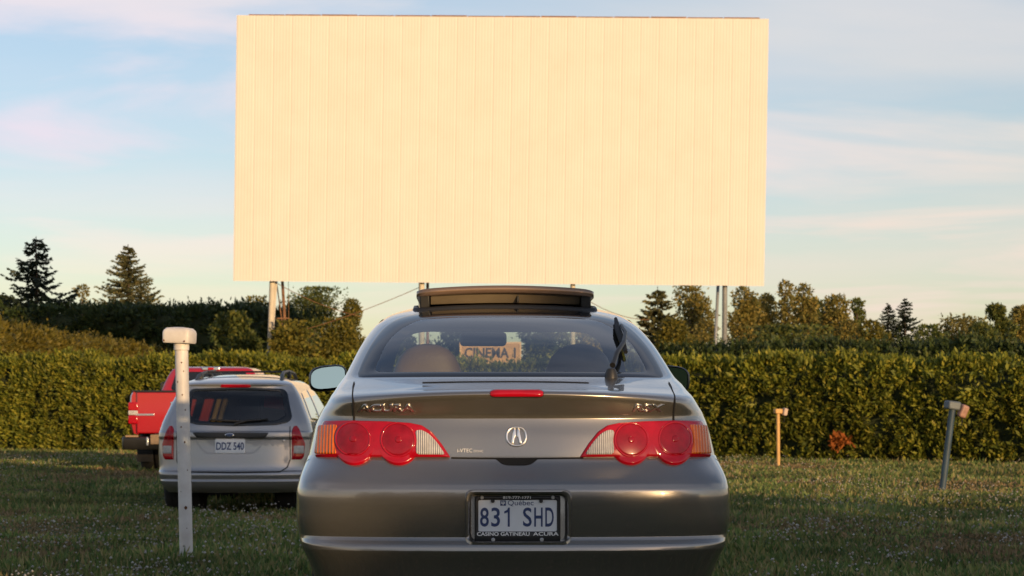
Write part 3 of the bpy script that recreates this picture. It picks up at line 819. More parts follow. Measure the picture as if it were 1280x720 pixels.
# ------------------------------------------------------------------ speaker posts
def speaker_posts():
    # white, beside the wagon
    Y = H * F / 185.0
    b = at(233.5, 700, Y); t = at(226.8, 432, Y)
    root = empty('speaker_post', (b.x, Y, 0), 0, 'tall chipped white speaker post with a box on top in front of the silver wagon', 'speaker post', 'drive-in speaker posts')
    o = Vector((b.x, Y, 0))
    pole = tube('pole', [b - o - Vector((0, 0, .1)), t - o], 0.043, M['white_post'], root, 20)
    k = (t - o)
    lathe('collar', [(0.047, -0.03), (0.05, -0.028), (0.05, 0.014), (0.047, 0.016)], M['white_post'], root, loc=(k.x, k.y, k.z), n=20)
    hx = Matrix.Translation((k.x - 0.012, k.y, k.z + 0.06)) @ Matrix.Rotation(R(2), 4, 'Y') @ Matrix.Rotation(R(-14), 4, 'Z')
    bm = bmesh.new()
    # domed housing: lower box, chamfered shoulders, low dome
    rows = [(0.088, 0.07, -0.045), (0.093, 0.075, -0.035), (0.093, 0.075, 0.022), (0.089, 0.071, 0.036), (0.075, 0.055, 0.052), (0.03, 0.02, 0.058)]
    rings = []
    for (a, c_, z) in rows:
        ring = []
        for q in range(24):
            th = 2 * math.pi * q / 24; e = 0.24
            ring.append(bm.verts.new(hx @ Vector((a * math.copysign(abs(math.cos(th)) ** e, math.cos(th)), c_ * math.copysign(abs(math.sin(th)) ** e, math.sin(th)), z))))
        rings.append(ring)
    for r0, r1 in zip(rings, rings[1:]):
        for q in range(24): bm.faces.new((r0[q], r0[(q + 1) % 24], r1[(q + 1) % 24], r1[q]))
    bm.faces.new(rings[0][::-1]); bm.faces.new(rings[-1])
    hd = bmobj('speaker_box', bm, M['white_post'], root, True)
    try: hd.data.set_sharp_from_angle(angle=R(40))
    except Exception: pass
    for (dx, dz) in ((-0.075, -0.03), (0.066, -0.034)):
        p = hx @ Vector((dx, -0.076, dz))
        lathe('screw', [(0.006, 0.003), (0.006, -0.002)], M['rust'], hd, 'Y', p, 10)
    # rust chips on the pole
    g = random.Random(4)
    chips = [(0.32, -0.5), (0.55, 0.3), (0.62, -0.2), (0.7, 0.5), (0.77, 0.1), (0.83, -0.6), (0.88, 0.4), (0.15, 0.3), (0.42, 0.6), (0.5, -0.7), (0.92, 0.1), (0.245, 0.2)]
    for (f, a) in chips:
        p = (b - o).lerp(t - o, f); th = -math.pi / 2 + a
        c = p + Vector((math.cos(th), math.sin(th), 0)) * 0.0425
        sz = g.uniform(0.003, 0.006) if f != 0.245 else 0.010
        bm = bmesh.new()
        bmesh.ops.create_icosphere(bm, subdivisions=2, radius=1, matrix=Matrix.Translation(c) @ Matrix.Rotation(a, 4, 'Z') @ Matrix.Diagonal((sz, 0.0016, sz * g.uniform(0.8, 1.7), 1)))
        for v in bm.verts: v.co += Vector((g.uniform(-1, 1), 0, g.uniform(-1, 1))) * sz * 0.25
        bmobj('rust_chip', bm, M['rust'], pole, True)

    def small(px0, y0, px1, y1, Y, r, mat, label, hw, box2, hmat, smat, name='speaker_post'):
        b = at(px0, y0, Y); t = at(px1, y1, Y); o = Vector((b.x, Y, 0))
        root = empty(name, (b.x, Y, 0), 0, label, 'speaker post', 'drive-in speaker posts')
        b.z = -0.1
        tube('pole', [b - o, t - o], r, mat, root, 14)
        k = t - o; d = (t - b).normalized()
        ang = math.atan2(d.x, d.z)
        rot = Matrix.Rotation(ang, 4, 'Y')
        box('junction_box', (k.x, k.y, k.z + hw * 0.30), (hw, hw * 0.8, hw * 0.62), hmat, root, hw * 0.12, rot @ Matrix.Rotation(R(20), 4, 'Z'))
        (dx, dz, sx, sz, ra) = box2
        sp = box('hanging_speaker', (k.x + dx, k.y - 0.02, k.z + dz), (sx, 0.09, sz), smat, root, sx * 0.25, Matrix.Rotation(R(ra), 4, 'Y') @ Matrix.Rotation(R(25), 4, 'Z'), 3)
        tube('cord', [(k.x + dx, k.y, k.z + dz - sz * 0.4), (k.x + dx * 0.9, k.y, k.z - sz * 1.2), (k.x + dx * 0.3, k.y, k.z - sz * 1.0)], 0.006, M['black_plastic'], root, 6)
    wood = principled('orange_painted_post', (0.60, 0.36, 0.13), 0.7, var=0.2)
    small(973, 584, 972.5, 517, H * F / 69, 0.031, wood, 'short straight orange tan speaker post before the hedge, right of the coupe', 0.135, (0.115, 0.03, 0.075, 0.13, 12), wood,
          principled('weathered_pink_grey', (0.5, 0.38, 0.30), 0.7, var=0.3))
    blue = principled('faded_blue_paint', (0.030, 0.062, 0.095), 0.6, var=0.35, scale=8)
    small(1176.5, 613, 1190.5, 512, H * F / 98, 0.040, blue, 'leaning blue grey speaker post with a pinkish sunlit speaker hooked on its side', 0.17, (0.125, -0.02, 0.10, 0.16, 22),
          principled('grey_cast_metal', (0.13, 0.155, 0.175), 0.5, 0.2, var=0.3), principled('sunlit_pink_metal', (0.36, 0.20, 0.15), 0.55, var=0.4, scale=15))  # pink of the low sun put into the speaker's colour


speaker_posts()


# ------------------------------------------------------------------ grass and clover
def build_grass():
    def scatter(n, y0, y1, pw):
        y = y0 * (y1 / y0) ** (rng.uniform(0, 1, n) ** pw)
        half = y * 0.275 + 2.6
        x = rng.uniform(-1, 1, n) * half
        # nothing under the coupe
        keep = ~((np.abs(x) < 0.8) & (y < 11.5) & (y > 7.1))
        return x[keep], y[keep]
    m = foliage('grass_blades',  [(0.062, 0.108, 0.03), (0.11, 0.165, 0.045), (0.18, 0.195, 0.06), (0.31, 0.24, 0.11)], 0.3, 0.6, 0.5, 0.75)
    dry = foliage('dry_grass_blades', [(0.12, 0.105, 0.04), (0.22, 0.16, 0.08), (0.32, 0.22, 0.12)], 0.3, 0.7)
    x, y = scatter(72000, 10.2, 50.0, 1.0)
    x2, y2 = scatter(22000, 4.0, 10.2, 1.0); x = np.concatenate([x, x2]); y = np.concatenate([y, y2])
    dryness = fbm2(x, y, 0.55, 5) + 0.6 * fbm2(x, y, 2.2, 6)
    dryness = dryness + 1.1 * np.exp(-((y - 20.8 - 0.12 * x) / 0.7) ** 2) * (x > 2) + 1.1 * np.exp(-((y - 28.8) / 0.9) ** 2) * (x < -3.5)     # worn wheel tracks
    k = 5
    def blades(x, y, hh, ww, k):
        n = len(x); idx = np.repeat(np.arange(n), k)
        sp = 0.05 * (1 + y[idx] / 25)
        P = np.stack([x[idx] + rng.normal(size=n * k) * sp, y[idx] + rng.normal(size=n * k) * sp, np.zeros(n * k)], 1)
        P[:, 2] = gz(P[:, 0], P[:, 1]) - 0.005
        D = np.stack([rng.normal(size=n * k) * 0.5, rng.normal(size=n * k) * 0.5, np.ones(n * k)], 1)
        h = hh[idx] * rng.uniform(0.5, 1.3, n * k)
        return leaf_quads(P, D, h, ww[idx] * rng.uniform(0.7, 1.3, n * k))
    tuft = np.clip(fbm2(x, y, 0.9, 9) * 0.35 + 0.75 + 0.35 * fbm2(x, y, 4.0, 10) * (rng.uniform(size=len(x)) < 0.5), 0.3, 2.0)
    hh = 0.065 * tuft * (1 + 0.010 * y); ww = 0.010 + 0.0006 * y
    gmask = dryness + rng.normal(size=len(x)) * 0.45 < 0.75
    V, Q = blades(x[gmask], y[gmask], hh[gmask], ww[gmask], k)
    tag(npobj('grass', V, Q, m), 'short rough green grass over the whole field', 'grass', kind='stuff')
    V, Q = blades(x[~gmask], y[~gmask], hh[~gmask] * 0.75, ww[~gmask], k)
    tag(npobj('dry_grass', V, Q, dry), 'dry straw coloured grass in worn patches', 'grass', kind='stuff')
    # white clover heads in drifts
    x, y = scatter(36000, 6.0, 42.0, 0.8)
    f = fbm2(x, y, 0.7, 12) + 0.7 * fbm2(x, y, 2.6, 13) + rng.normal(size=len(x)) * 0.5
    s = f > 0.85
    x, y = x[s], y[s]
    n = len(x); z = gz(x, y) + rng.uniform(0.05, 0.13, n)
    r = rng.uniform(0.0048, 0.0092, n) * (1 + 0.010 * y)
    oc = np.array([(1, 0, 0), (0, 1, 0), (-1, 0, 0), (0, -1, 0), (0, 0, 1), (0, 0, -1)], float)
    tri = np.array([(0, 1, 4), (1, 2, 4), (2, 3, 4), (3, 0, 4), (1, 0, 5), (2, 1, 5), (3, 2, 5), (0, 3, 5)])
    V = np.stack([x, y, z], 1)[:, None, :] + oc[None] * r[:, None, None]
    T = tri[None] + (np.arange(n) * 6)[:, None, None]
    cm = foliage('clover_heads', [(0.26, 0.23, 0.16), (0.40, 0.38, 0.33), (0.58, 0.56, 0.52)], 0.3, 0.8)
    tag(npobj('clover_flowers', V.reshape(-1, 3), T.reshape(-1, 3), cm), 'small white clover heads scattered in drifts through the grass', 'flowers', kind='stuff')
    print('clover', n)


build_grass()
# ---- CARS


# ------------------------------------------------------------------ car shells
class Curve:
    """monotone cubic through (z, value) keys"""
    def __init__(s, keys):
        k = sorted(keys); s.x = np.array([a for a, _ in k], float); s.y = np.array([b for _, b in k], float)
        h = np.diff(s.x); d = np.diff(s.y) / h; n = len(s.x); m = np.zeros(n)
        m[0], m[-1] = d[0], d[-1]
        for i in range(1, n - 1):
            if d[i - 1] * d[i] <= 0: m[i] = 0
            else:
                w1, w2 = 2 * h[i] + h[i - 1], h[i] + 2 * h[i - 1]
                m[i] = (w1 + w2) / (w1 / d[i - 1] + w2 / d[i])
        s.m = m
    def __call__(s, z):
        z = np.clip(z, s.x[0], s.x[-1]); i = np.clip(np.searchsorted(s.x, z) - 1, 0, len(s.x) - 2)
        h = s.x[i + 1] - s.x[i]; t = (z - s.x[i]) / h
        return ((2 * t ** 3 - 3 * t ** 2 + 1) * s.y[i] + (t ** 3 - 2 * t ** 2 + t) * h * s.m[i]
                + (-2 * t ** 3 + 3 * t ** 2) * s.y[i + 1] + (t ** 3 - t ** 2) * h * s.m[i + 1])


class Shell:
    """car body as horizontal outlines: rear line, front line, half width and corner shape for every height"""
    def __init__(s, r, f, w, D, n, Df, nf, drop=None, bow=0.04):
        s.r, s.f, s.w, s.D, s.n, s.Df, s.nf = [Curve(k) for k in (r, f, w, D, n, Df, nf)]
        s.drop = Curve(drop) if drop else (lambda z: 0.0 * z)
        s.bow = bow

    def zz(s, x, z):
        """row height of the body line that passes through (x, z)"""
        q = z
        for _ in range(8):
            t = np.minimum(np.abs(x) / s.w(q), 1.0); q = z + s.drop(q) * t * t
        return q

    def rear(s, x, z):
        q = s.zz(x, z); w = s.w(q); n = s.n(q); t = np.minimum(np.abs(x) / w, 1.0)
        return s.r(q) + s.bow * t * t + (s.D(q) - s.bow) * (1 - np.maximum(1 - t ** n, 0) ** (1 / n))

    def front(s, x, z):
        w = s.w(z); n = s.nf(z); t = np.minimum(np.abs(x) / w, 1.0)
        return s.f(z) - s.Df(z) * (1 - np.maximum(1 - t ** n, 0) ** (1 / n))

    def side(s, y, z):
        w = s.w(z); n = s.n(z); D = s.D(z); nf = s.nf(z); Df = s.Df(z)
        u = np.clip((s.r(z) + D - y) / D, 0, 1); v = np.clip((y - (s.f(z) - Df)) / Df, 0, 1)
        return w * np.maximum(1 - u ** n, 0) ** (1 / n) * np.maximum(1 - v ** nf, 0) ** (1 / nf)

    def outline(s, q, kr, ks, kf):
        """right half outline at row q: rear corner, side, front corner"""
        def arc(D, n, bow):
            t = np.sin(np.linspace(0, math.pi / 2, 400)) ; t = np.unique(np.concatenate([t, np.linspace(0, 1, 300), 1 - np.linspace(0, 1, 200) ** 3]))
            t = np.sort(t); x = w * t; y = bow * t * t + (D - bow) * (1 - np.maximum(1 - t ** n, 0) ** (1 / n))
            L = np.concatenate([[0], np.cumsum(np.hypot(np.diff(x), np.diff(y)))])
            return x, y, L, t
        w = float(s.w(q)); r, f = float(s.r(q)), float(s.f(q)); D, Df = float(s.D(q)), float(s.Df(q))
        dz = float(s.drop(q))
        x, y, L, t = arc(D, float(s.n(q)), s.bow)
        u = np.linspace(0, L[-1], kr)
        X = [np.interp(u, L, x)]; Y = [r + np.interp(u, L, y)]; T = [np.interp(u, L, t)]
        y0, y1 = r + D, f - Df
        v = np.linspace(0, 1, ks + 2)[1:-1]
        X.append(np.full(ks, w)); Y.append(y0 + (y1 - y0) * v); T.append(np.ones(ks))
        x, y, L, t = arc(Df, float(s.nf(q)), 0)
        u = np.linspace(0, L[-1], kf)[::-1]
        X.append(np.interp(u, L, x)); Y.append(f - np.interp(u, L, y)); T.append(np.interp(u, L, t))
        X, Y, T = map(np.concatenate, (X, Y, T))
        fade = np.clip(1 - (Y - r) / 1.2, 0, 1)
        return X, Y, q - dz * T * T * (fade if dz else 1)

    def grid(s, rows, kr=70, ks=50, kf=14):
        """closed grid of vertices; columns run rear centre -> right side -> front -> left side"""
        V = []
        for q in rows:
            X, Y, Z = s.outline(q, kr, ks, kf)
            V.append(np.concatenate([np.stack([X, Y, Z], 1), np.stack([-X[-2:0:-1], Y[-2:0:-1], Z[-2:0:-1]], 1)]))
        return np.array(V)                               # rows, cols, 3


def grid_parts(G, classify, names, mats, parent, cap_top=None):
    """cut one grid into parts by classify(centre, row, col) -> part index or None; normals come from the whole grid"""
    nr, nc, _ = G.shape
    du = np.roll(G, -1, 1) - np.roll(G, 1, 1)
    dv = np.empty_like(G); dv[1:-1] = G[2:] - G[:-2]; dv[0] = G[1] - G[0]; dv[-1] = G[-1] - G[-2]
    N = np.cross(du, dv); N /= np.maximum(np.linalg.norm(N, axis=2, keepdims=True), 1e-9)
    faces = {}
    C = (G[:-1] + G[1:] + np.roll(G, -1, 1)[:-1] + np.roll(G, -1, 1)[1:]) / 4
    for i in range(nr - 1):
        for j in range(nc):
            k = classify(C[i, j], i, j)
            if k is None: continue
            faces.setdefault(k, []).append((i * nc + j, i * nc + (j + 1) % nc, (i + 1) * nc + (j + 1) % nc, (i + 1) * nc + j))
    if cap_top is not None:
        faces.setdefault(cap_top, []).append(tuple((nr - 1) * nc + j for j in range(nc)))
    VV = G.reshape(-1, 3); NN = N.reshape(-1, 3)
    out = {}
    for k, Fc in faces.items():
        used = sorted({v for f in Fc for v in f}); mp = {v: a for a, v in enumerate(used)}
        out[k] = pyobj(names[k], VV[used], [tuple(mp[v] for v in f) for f in Fc], mats[k], parent, True, NN[used])
    return out


def inside(poly, a, b):
    r = False; n = len(poly); j = n - 1
    for i in range(n):
        (xi, yi), (xj, yj) = poly[i], poly[j]
        if (yi > b) != (yj > b) and a < (xj - xi) * (b - yi) / (yj - yi) + xi: r = not r
        j = i
    return r


def round_poly(P, rad, k=6):
    """round the corners of a polygon; rad is one radius or one per corner"""
    n = len(P); out = []
    for i in range(n):
        p0, p, p1 = Vector(P[i - 1]), Vector(P[i]), Vector(P[(i + 1) % n])
        r = rad[i] if isinstance(rad, (list, tuple)) else rad
        a, b = (p0 - p), (p1 - p)
        la = min(r, a.length * 0.45); lb = min(r, b.length * 0.45)
        A, B = p + a.normalized() * la, p + b.normalized() * lb
        for t in [q / k for q in range(k + 1)]:
            out.append(tuple(A * (1 - t) ** 2 + p * 2 * t * (1 - t) + B * t * t))
    return out


def resample(poly, n):
    P = np.array(list(poly) + [poly[0]], float)
    L = np.concatenate([[0], np.cumsum(np.hypot(*np.diff(P, axis=0).T))])
    u = np.linspace(0, L[-1], n, endpoint=False)
    return np.stack([np.interp(u, L, P[:, 0]), np.interp(u, L, P[:, 1])], 1)


class Face:
    """places flat drawings on a shell: kind 'rear' / 'front' use (x, z), 'side' uses (y, z)"""
    def __init__(s, sh, kind='rear', sgn=1):
        s.sh, s.kind, s.sgn = sh, kind, sgn
    def base(s, a, b):
        if s.kind == 'rear': return np.stack([a, s.sh.rear(a, b), b], -1)
        if s.kind == 'front': return np.stack([a, s.sh.front(a, b), b], -1)
        return np.stack([s.sgn * s.sh.side(a, b), a, b], -1)
    def __call__(s, a, b, off=0.0):
        a = np.asarray(a, float); b = np.asarray(b, float); e = 0.004
        p = s.base(a, b); da = s.base(a + e, b) - s.base(a - e, b); db = s.base(a, b + e) - s.base(a, b - e)
        n = np.cross(da, db); n /= np.maximum(np.linalg.norm(n, axis=-1, keepdims=True), 1e-9)
        ref = {'rear': (0, -1, 0.001), 'front': (0, 1, 0.001), 'side': (s.sgn, 0, 0.001)}[s.kind]
        n = n * np.sign(n @ np.array(ref))[..., None]
        return p + n * np.asarray(off)[..., None]


def patch(name, poly, face, mat, parent, off=0.004, edge=0.0, dome=0.0, rings=8, n=96, mirror=False, centre=None, lip=0.08):
    """a filled shape laid on the surface: its rim stands at `edge`, the rest at `off` plus a dome"""
    P = resample(poly, n); c = np.array(centre) if centre is not None else P.mean(0)
    fr = [1.0, 1.0 - lip * 0.35, 1.0 - lip] + list(np.linspace(1 - lip, 0.0, rings + 1)[1:-1])
    V = []
    for i, t in enumerate(fr):
        q = c + (P - c) * t
        o = edge if i == 0 else (edge + (off - edge) * 0.8 if i == 1 else off + dome * (1 - t * t))
        V.append(face(q[:, 0], q[:, 1], np.full(n, o)))
    V.append(face(np.array([c[0]]), np.array([c[1]]), np.array([off + dome])))
    V = np.concatenate(V); Fc = []
    for i in range(len(fr) - 1):
        for k in range(n):
            Fc.append((i * n + k, i * n + (k + 1) % n, (i + 1) * n + (k + 1) % n, (i + 1) * n + k))
    b = (len(fr) - 1) * n
    for k in range(n): Fc.append((b + k, b + (k + 1) % n, len(V) - 1))
    if mirror: V = V * np.array([-1, 1, 1])
    o = pyobj(name, V, Fc, mat, parent, True)
    bm = bmesh.new(); bm.from_mesh(o.data); bmesh.ops.recalc_face_normals(bm, faces=bm.faces); bm.to_mesh(o.data); bm.free()
    return o


def band(name, outer, inner, face, mat, parent, o_out=0.002, o_mid=0.006, o_in=0.0, n=128, mirror=False, align=True):
    """a ring between two outlines"""
    A = resample(outer, n); B = resample(inner, n)
    if align:
        sh = int(np.argmin([np.sum((A - np.roll(B, k, 0)) ** 2) for k in range(n)])); B = np.roll(B, sh, 0)
    V = []
    for t, o in ((0, o_out), (0.12, o_mid), (0.5, o_mid), (0.88, o_mid), (1, o_in)):
        q = A * (1 - t) + B * t
        V.append(face(q[:, 0], q[:, 1], np.full(n, o)))
    V = np.concatenate(V); Fc = []
    for i in range(4):
        for k in range(n): Fc.append((i * n + k, i * n + (k + 1) % n, (i + 1) * n + (k + 1) % n, (i + 1) * n + k))
    if mirror: V = V * np.array([-1, 1, 1])
    o = pyobj(name, V, Fc, mat, parent, True)
    bm = bmesh.new(); bm.from_mesh(o.data); bmesh.ops.recalc_face_normals(bm, faces=bm.faces); bm.to_mesh(o.data); bm.free()
    return o


def strip(name, line, face, mat, parent, w=0.004, off=0.002, n=60, mirror=False):
    """a thin flat line along the surface"""
    P = np.array(line, float); L = np.concatenate([[0], np.cumsum(np.hypot(*np.diff(P, axis=0).T))])
    u = np.linspace(0, L[-1], n); Q = np.stack([np.interp(u, L, P[:, 0]), np.interp(u, L, P[:, 1])], 1)
    T = np.gradient(Q, axis=0); T /= np.linalg.norm(T, axis=1, keepdims=True); S = np.stack([-T[:, 1], T[:, 0]], 1) * w / 2
    V = np.concatenate([face(Q[:, 0] + S[:, 0], Q[:, 1] + S[:, 1], np.full(n, off)), face(Q[:, 0] - S[:, 0], Q[:, 1] - S[:, 1], np.full(n, off))])
    if mirror: V = V * np.array([-1, 1, 1])
    return pyobj(name, V, [(k, k + 1, n + k + 1, n + k) for k in range(n - 1)], mat, parent, True)


def wheel(parent, x, y, z, r, w, spokes=5, rim=0.66):
    """one wheel; its outer side faces away from x = 0"""
    e = empty('wheel', (x, y, z)); e.parent = parent
    s = 1 if x > 0 else -1
    h = w / 2
    lathe('tyre', [(r * rim, -h * 0.9), (r * 0.86, -h), (r * 0.97, -h * 0.8), (r, -h * 0.55), (r, -h * 0.12), (r * 0.985, -h * 0.08), (r * 0.985, h * 0.08), (r, h * 0.12),
                   (r, h * 0.55), (r * 0.97, h * 0.8), (r * 0.86, h), (r * rim, h * 0.9)], M['rubber'], e, 'X', n=40, cap=False)
    lathe('rim', [(r * rim, -h * 0.6 * s), (r * rim, h * 0.86 * s), (r * rim * 0.93, h * 0.84 * s), (r * rim * 0.9, h * 0.2 * s), (0.05, h * 0.15 * s), (0.001, h * 0.15 * s)], M['black_plastic'], e, 'X', n=40, cap=False)
    bm = bmesh.new()
    for k in range(spokes):
        a = 2 * math.pi * k / spokes
        m = Matrix.Rotation(a, 4, 'X') @ Matrix.Translation((s * h * 0.55, 0, r * rim * 0.48)) @ Matrix.Diagonal((0.03, 0.055, r * rim * 0.92, 1))
        bmesh.ops.create_cube(bm, size=1, matrix=m)
    bmobj('spokes', bm, M['alloy'], e, False, 0.006)
    lathe('hub_cap', [(0.045, s * h * 0.5), (0.045, s * h * 0.74), (0.03, s * h * 0.8)], M['alloy'], e, 'X', n=20)
    return e


def rows_of(z0, z1, step, keys):
    z = list(np.arange(z0, z1, step)) + [z1] + list(keys)
    z = sorted(z); out = [z[0]]
    for q in z[1:]:
        if q - out[-1] > 1e-3: out.append(q)
    return np.array(out)


# ------------------------------------------------------------------ the coupe in front
def build_coupe():
    X0, Y0, YAW = 0.014, 7.15, R(1.6)
    root = empty('coupe_car', (X0, Y0, 0), YAW, 'taupe grey coupe in front, seen from behind with its tilted sunroof open', 'car')
    sh = Shell(
        r=[(.20, .10), (.30, .035), (.38, .012), (.425, -.006), (.452, -.016), (.470, -.012), (.486, .008), (.497, .016), (.52, .012), (.58, .004), (.64, .0), (.668, .002),
           (.690, .012), (.712, .034), (.74, .062), (.770, .086), (.783, .092), (.786, .092), (.80, .0935), (.86, .104), (.915, .118), (.928, .120), (.940, .116), (.96, .102),
           (.99, .078), (1.006, .066), (1.016, .064), (1.024, .072), (1.031, .095), (1.040, .16), (1.060, .30), (1.081, .45), (1.10, .50), (1.15, .615), (1.217, .78), (1.283, .97),
           (1.335, 1.14), (1.365, 1.27), (1.395, 1.44), (1.415, 1.58), (1.430, 1.74), (1.440, 1.90), (1.4425, 2.02)],
        f=[(.20, 4.15), (.35, 4.30), (.55, 4.33), (.70, 4.22), (.80, 3.95), (.90, 3.55), (.98, 3.22), (1.03, 3.10), (1.10, 2.98), (1.2, 2.78), (1.283, 2.60), (1.335, 2.48), (1.365, 2.40),
           (1.395, 2.32), (1.415, 2.25), (1.430, 2.18), (1.440, 2.12), (1.4425, 2.07)],
        w=[(.20, .715), (.32, .745), (.37, .758), (.42, .776), (.455, .792), (.50, .804), (.56, .812), (.64, .812), (.70, .803), (.77, .786), (.84, .772), (.904, .757), (.956, .737),
           (1.02, .702), (1.06, .680), (1.095, .660), (1.15, .638), (1.217, .612), (1.283, .580), (1.32, .556), (1.345, .533), (1.368, .508), (1.395, .455), (1.415, .39), (1.430, .30), (1.440, .19), (1.4425, .10)],
        D=[(.20, .55), (.42, .50), (.70, .50), (.783, .55), (.786, .58), (1.02, .55), (1.081, .42), (1.2, .36), (1.3, .32), (1.39, .25), (1.4425, .05)],
        n=[(.20, 3.6), (.42, 5.2), (.70, 5.2), (.783, 4.0), (.90, 3.6), (1.02, 3.2), (1.081, 2.8), (1.25, 2.6), (1.4425, 2.2)],
        Df=[(.2, .7), (.9, .7), (1.03, .35), (1.3, .3), (1.4425, .05)],
        nf=[(.2, 3), (1.03, 2.6), (1.4425, 2.2)],
        drop=[(.90, 0), (.945, .006), (1.0, .028), (1.02, .030), (1.045, .020), (1.075, 0), (1.2, 0)], bow=0.045)
    rear = Face(sh, 'rear')
    cs, sn = math.cos(YAW), math.sin(YAW)

    def local(px, py):
        """body point (x, z) seen at a pixel of the photograph"""
        d = Vector(((px - 640) / F, 1, (HY - py) / F))
        lo, hi = 6.6, 10.5; prev = None
        for t in np.arange(6.8, 10.2, 0.02):
            wx, wy, wz = d.x * t - X0, t - Y0, H + d.z * t
            lx, ly = cs * wx + sn * wy, -sn * wx + cs * wy
            if abs(lx) < float(sh.w(wz)) and ly >= float(sh.rear(np.array(lx), np.array(wz))): hi = t; break
        lo = hi - 0.02
        for _ in range(18):
            t = (lo + hi) / 2
            wx, wy, wz = d.x * t - X0, t - Y0, H + d.z * t
            lx, ly = cs * wx + sn * wy, -sn * wx + cs * wy
            if ly >= float(sh.rear(np.array(lx), np.array(wz))): hi = t
            else: lo = t
        return (lx, wz)
    def L(*pts): return [local(*p) for p in pts]

    # openings, all in body measures
    def sym(P): return [(x, z) for x, z in P] + [(-x, z) for x, z in reversed(P)]
    wz0, wz1 = 1.083, 1.388
    glass_out = round_poly(sym([(.604, wz0), (.588, 1.15), (.560, 1.225), (.525, 1.29), (.472, 1.342), (.40, 1.368), (.28, 1.386), (.14, 1.393)]), [.02, .03, .03, .05, .06, .08, .1, .1] + [.1, .1, .08, .06, .05, .03, .03, .02])
    glass_mid = round_poly(sym([(.580, wz0 + .012), (.566, 1.15), (.540, 1.225), (.504, 1.287), (.452, 1.332), (.38, 1.356), (.27, 1.372), (.13, 1.379)]), .03)
    glass_in = round_poly(sym([(.53, wz0 + .020), (.53, 1.12), (.50, 1.22), (.455, 1.28), (.39, 1.325), (.30, 1.345)]), .08)
    side_out = round_poly([(.98, 1.065), (1.22, 1.20), (1.50, 1.300), (1.80, 1.335), (2.20, 1.335), (2.50, 1.27), (2.98, 1.03), (2.95, 1.02), (1.2, 1.04)], .05)
    side_in = round_poly([(1.05, 1.075), (1.26, 1.20), (1.52, 1.283), (1.80, 1.315), (2.20, 1.315), (2.46, 1.26), (2.86, 1.05), (2.82, 1.045), (1.25, 1.06)], .05)
    ws_out = round_poly(sym([(.60, 1.045), (.585, 1.12), (.555, 1.22), (.51, 1.30), (.44, 1.355)]), .06)
    ws_in = round_poly(sym([(.575, 1.065), (.56, 1.12), (.53, 1.22), (.485, 1.285), (.41, 1.335)]), .08)
    roof_hole = lambda c: abs(c[0]) < .37 and 1.58 < c[1] < 2.0 and c[2] > 1.38
    pl_out = round_poly(L((581, 612), (715, 612), (715, 681), (581, 681)), .03)
    pl_in = round_poly(L((587, 617), (709, 617), (709, 677.5), (587, 677.5)), .028)
    pl_mid = [((a[0] + b[0]) / 2, (a[1] + b[1]) / 2) for a, b in zip(pl_out, pl_in)]
    rows = rows_of(.20, 1.36, .0125, [.425, .452, .470, .486, .497, .668, .69, .783, .786, .928, .94, .99, 1.006, 1.016, 1.02, 1.024, 1.028, 1.031, 1.035, 1.045, 1.05, 1.368, 1.376, 1.384, 1.39, 1.395,
                                      1.40, 1.405, 1.41, 1.415, 1.42, 1.424, 1.428, 1.431, 1.434, 1.436, 1.438, 1.44, 1.4415, 1.4425])
    G = sh.grid(rows, 84, 60, 16)
    nc = G.shape[1]; iseam = int(np.searchsorted(rows, .786))
    arch = lambda c, y: abs(c[0]) > .6 and (c[1] - y) ** 2 + (c[2] - .31) ** 2 < .355 ** 2

    def hole(c):
        x, y, z = c
        if y < 1.6 and inside(glass_mid, x, z): return True
        if y > 2.0 and z > 1.03 and inside(ws_out, x, z) and y > float(sh.front(np.array(x), np.array(z))) - 0.05 and abs(x) < float(sh.w(z)) * .97: return True
        if abs(x) > float(sh.w(z)) * .86 and inside(side_in, y, z): return True
        if roof_hole(c) or arch(c, .86) or arch(c, 3.43): return True
        return False

    jc = 57

    def classify(c, i, j):
        if hole(c): return None
        if rows[i] < .7845:
            if c[1] < .5 and inside(pl_mid, c[0], c[2]): return None
            if .783 - 1e-6 <= rows[i]: return 0
            return 1 if c[1] < .62 else 0
        jj = min(j, nc - 1 - j)
        if c[1] < .46 and jj < jc and rows[i] < 1.083: return 2
        return 0
    parts = grid_parts(G, classify, ['body', 'rear_bumper', 'hatch_lid'], [M['taupe']] * 3, root, cap_top=0)
    body, bumper, hatch = parts[0], parts[1], parts[2]
    # dark lining just inside the cabin
    shl = G.copy()
    keep = rows > 0.99
    Gi = G[keep].copy(); Gi[:, :, 0] *= .955; Gi[:, :, 1] = 1.9 + (Gi[:, :, 1] - 1.9) * .975; Gi[:, :, 2] -= .018

    def cl2(c, i, j):
        q = (c[0] / .955, 1.9 + (c[1] - 1.9) / .975, c[2] + .018)
        if hole(q): return None
        return 0
    grid_parts(Gi, cl2, ['cabin_lining'], [M['lining']], root, cap_top=0)
    # floor pan, parcel ledge
    box('floor_pan', (0, 2.1, .42), (1.25, 3.6, .36), M['lining'], root, .03)
    box('load_floor', (0, 1.0, .78), (1.05, .9, .08), M['lining'], root, .02)

    # glazing
    band('window_border', glass_out, glass_in, rear, M['frit'], root, .0015, .0035, .002, 160)
    gl = patch('rear_window', glass_in, rear, M['glass'], root, .0025, .0025, 0, 12, 160, centre=(0, 1.20), lip=.02)
    for sg in (1, -1):
        sf = Face(sh, 'side', sg)
        band('window_border', side_out, side_in, sf, M['frit'], root, .0015, .0035, .001, 140)
        patch('side_window', side_in, sf, M['glass'], root, .002, .002, 0, 8, 140, centre=(1.95, 1.17), lip=.02)
        strip('door_pillar', [(1.62, 1.05), (1.70, 1.305)], sf, M['frit'], root, .07, .004)
    ff = Face(sh, 'front')
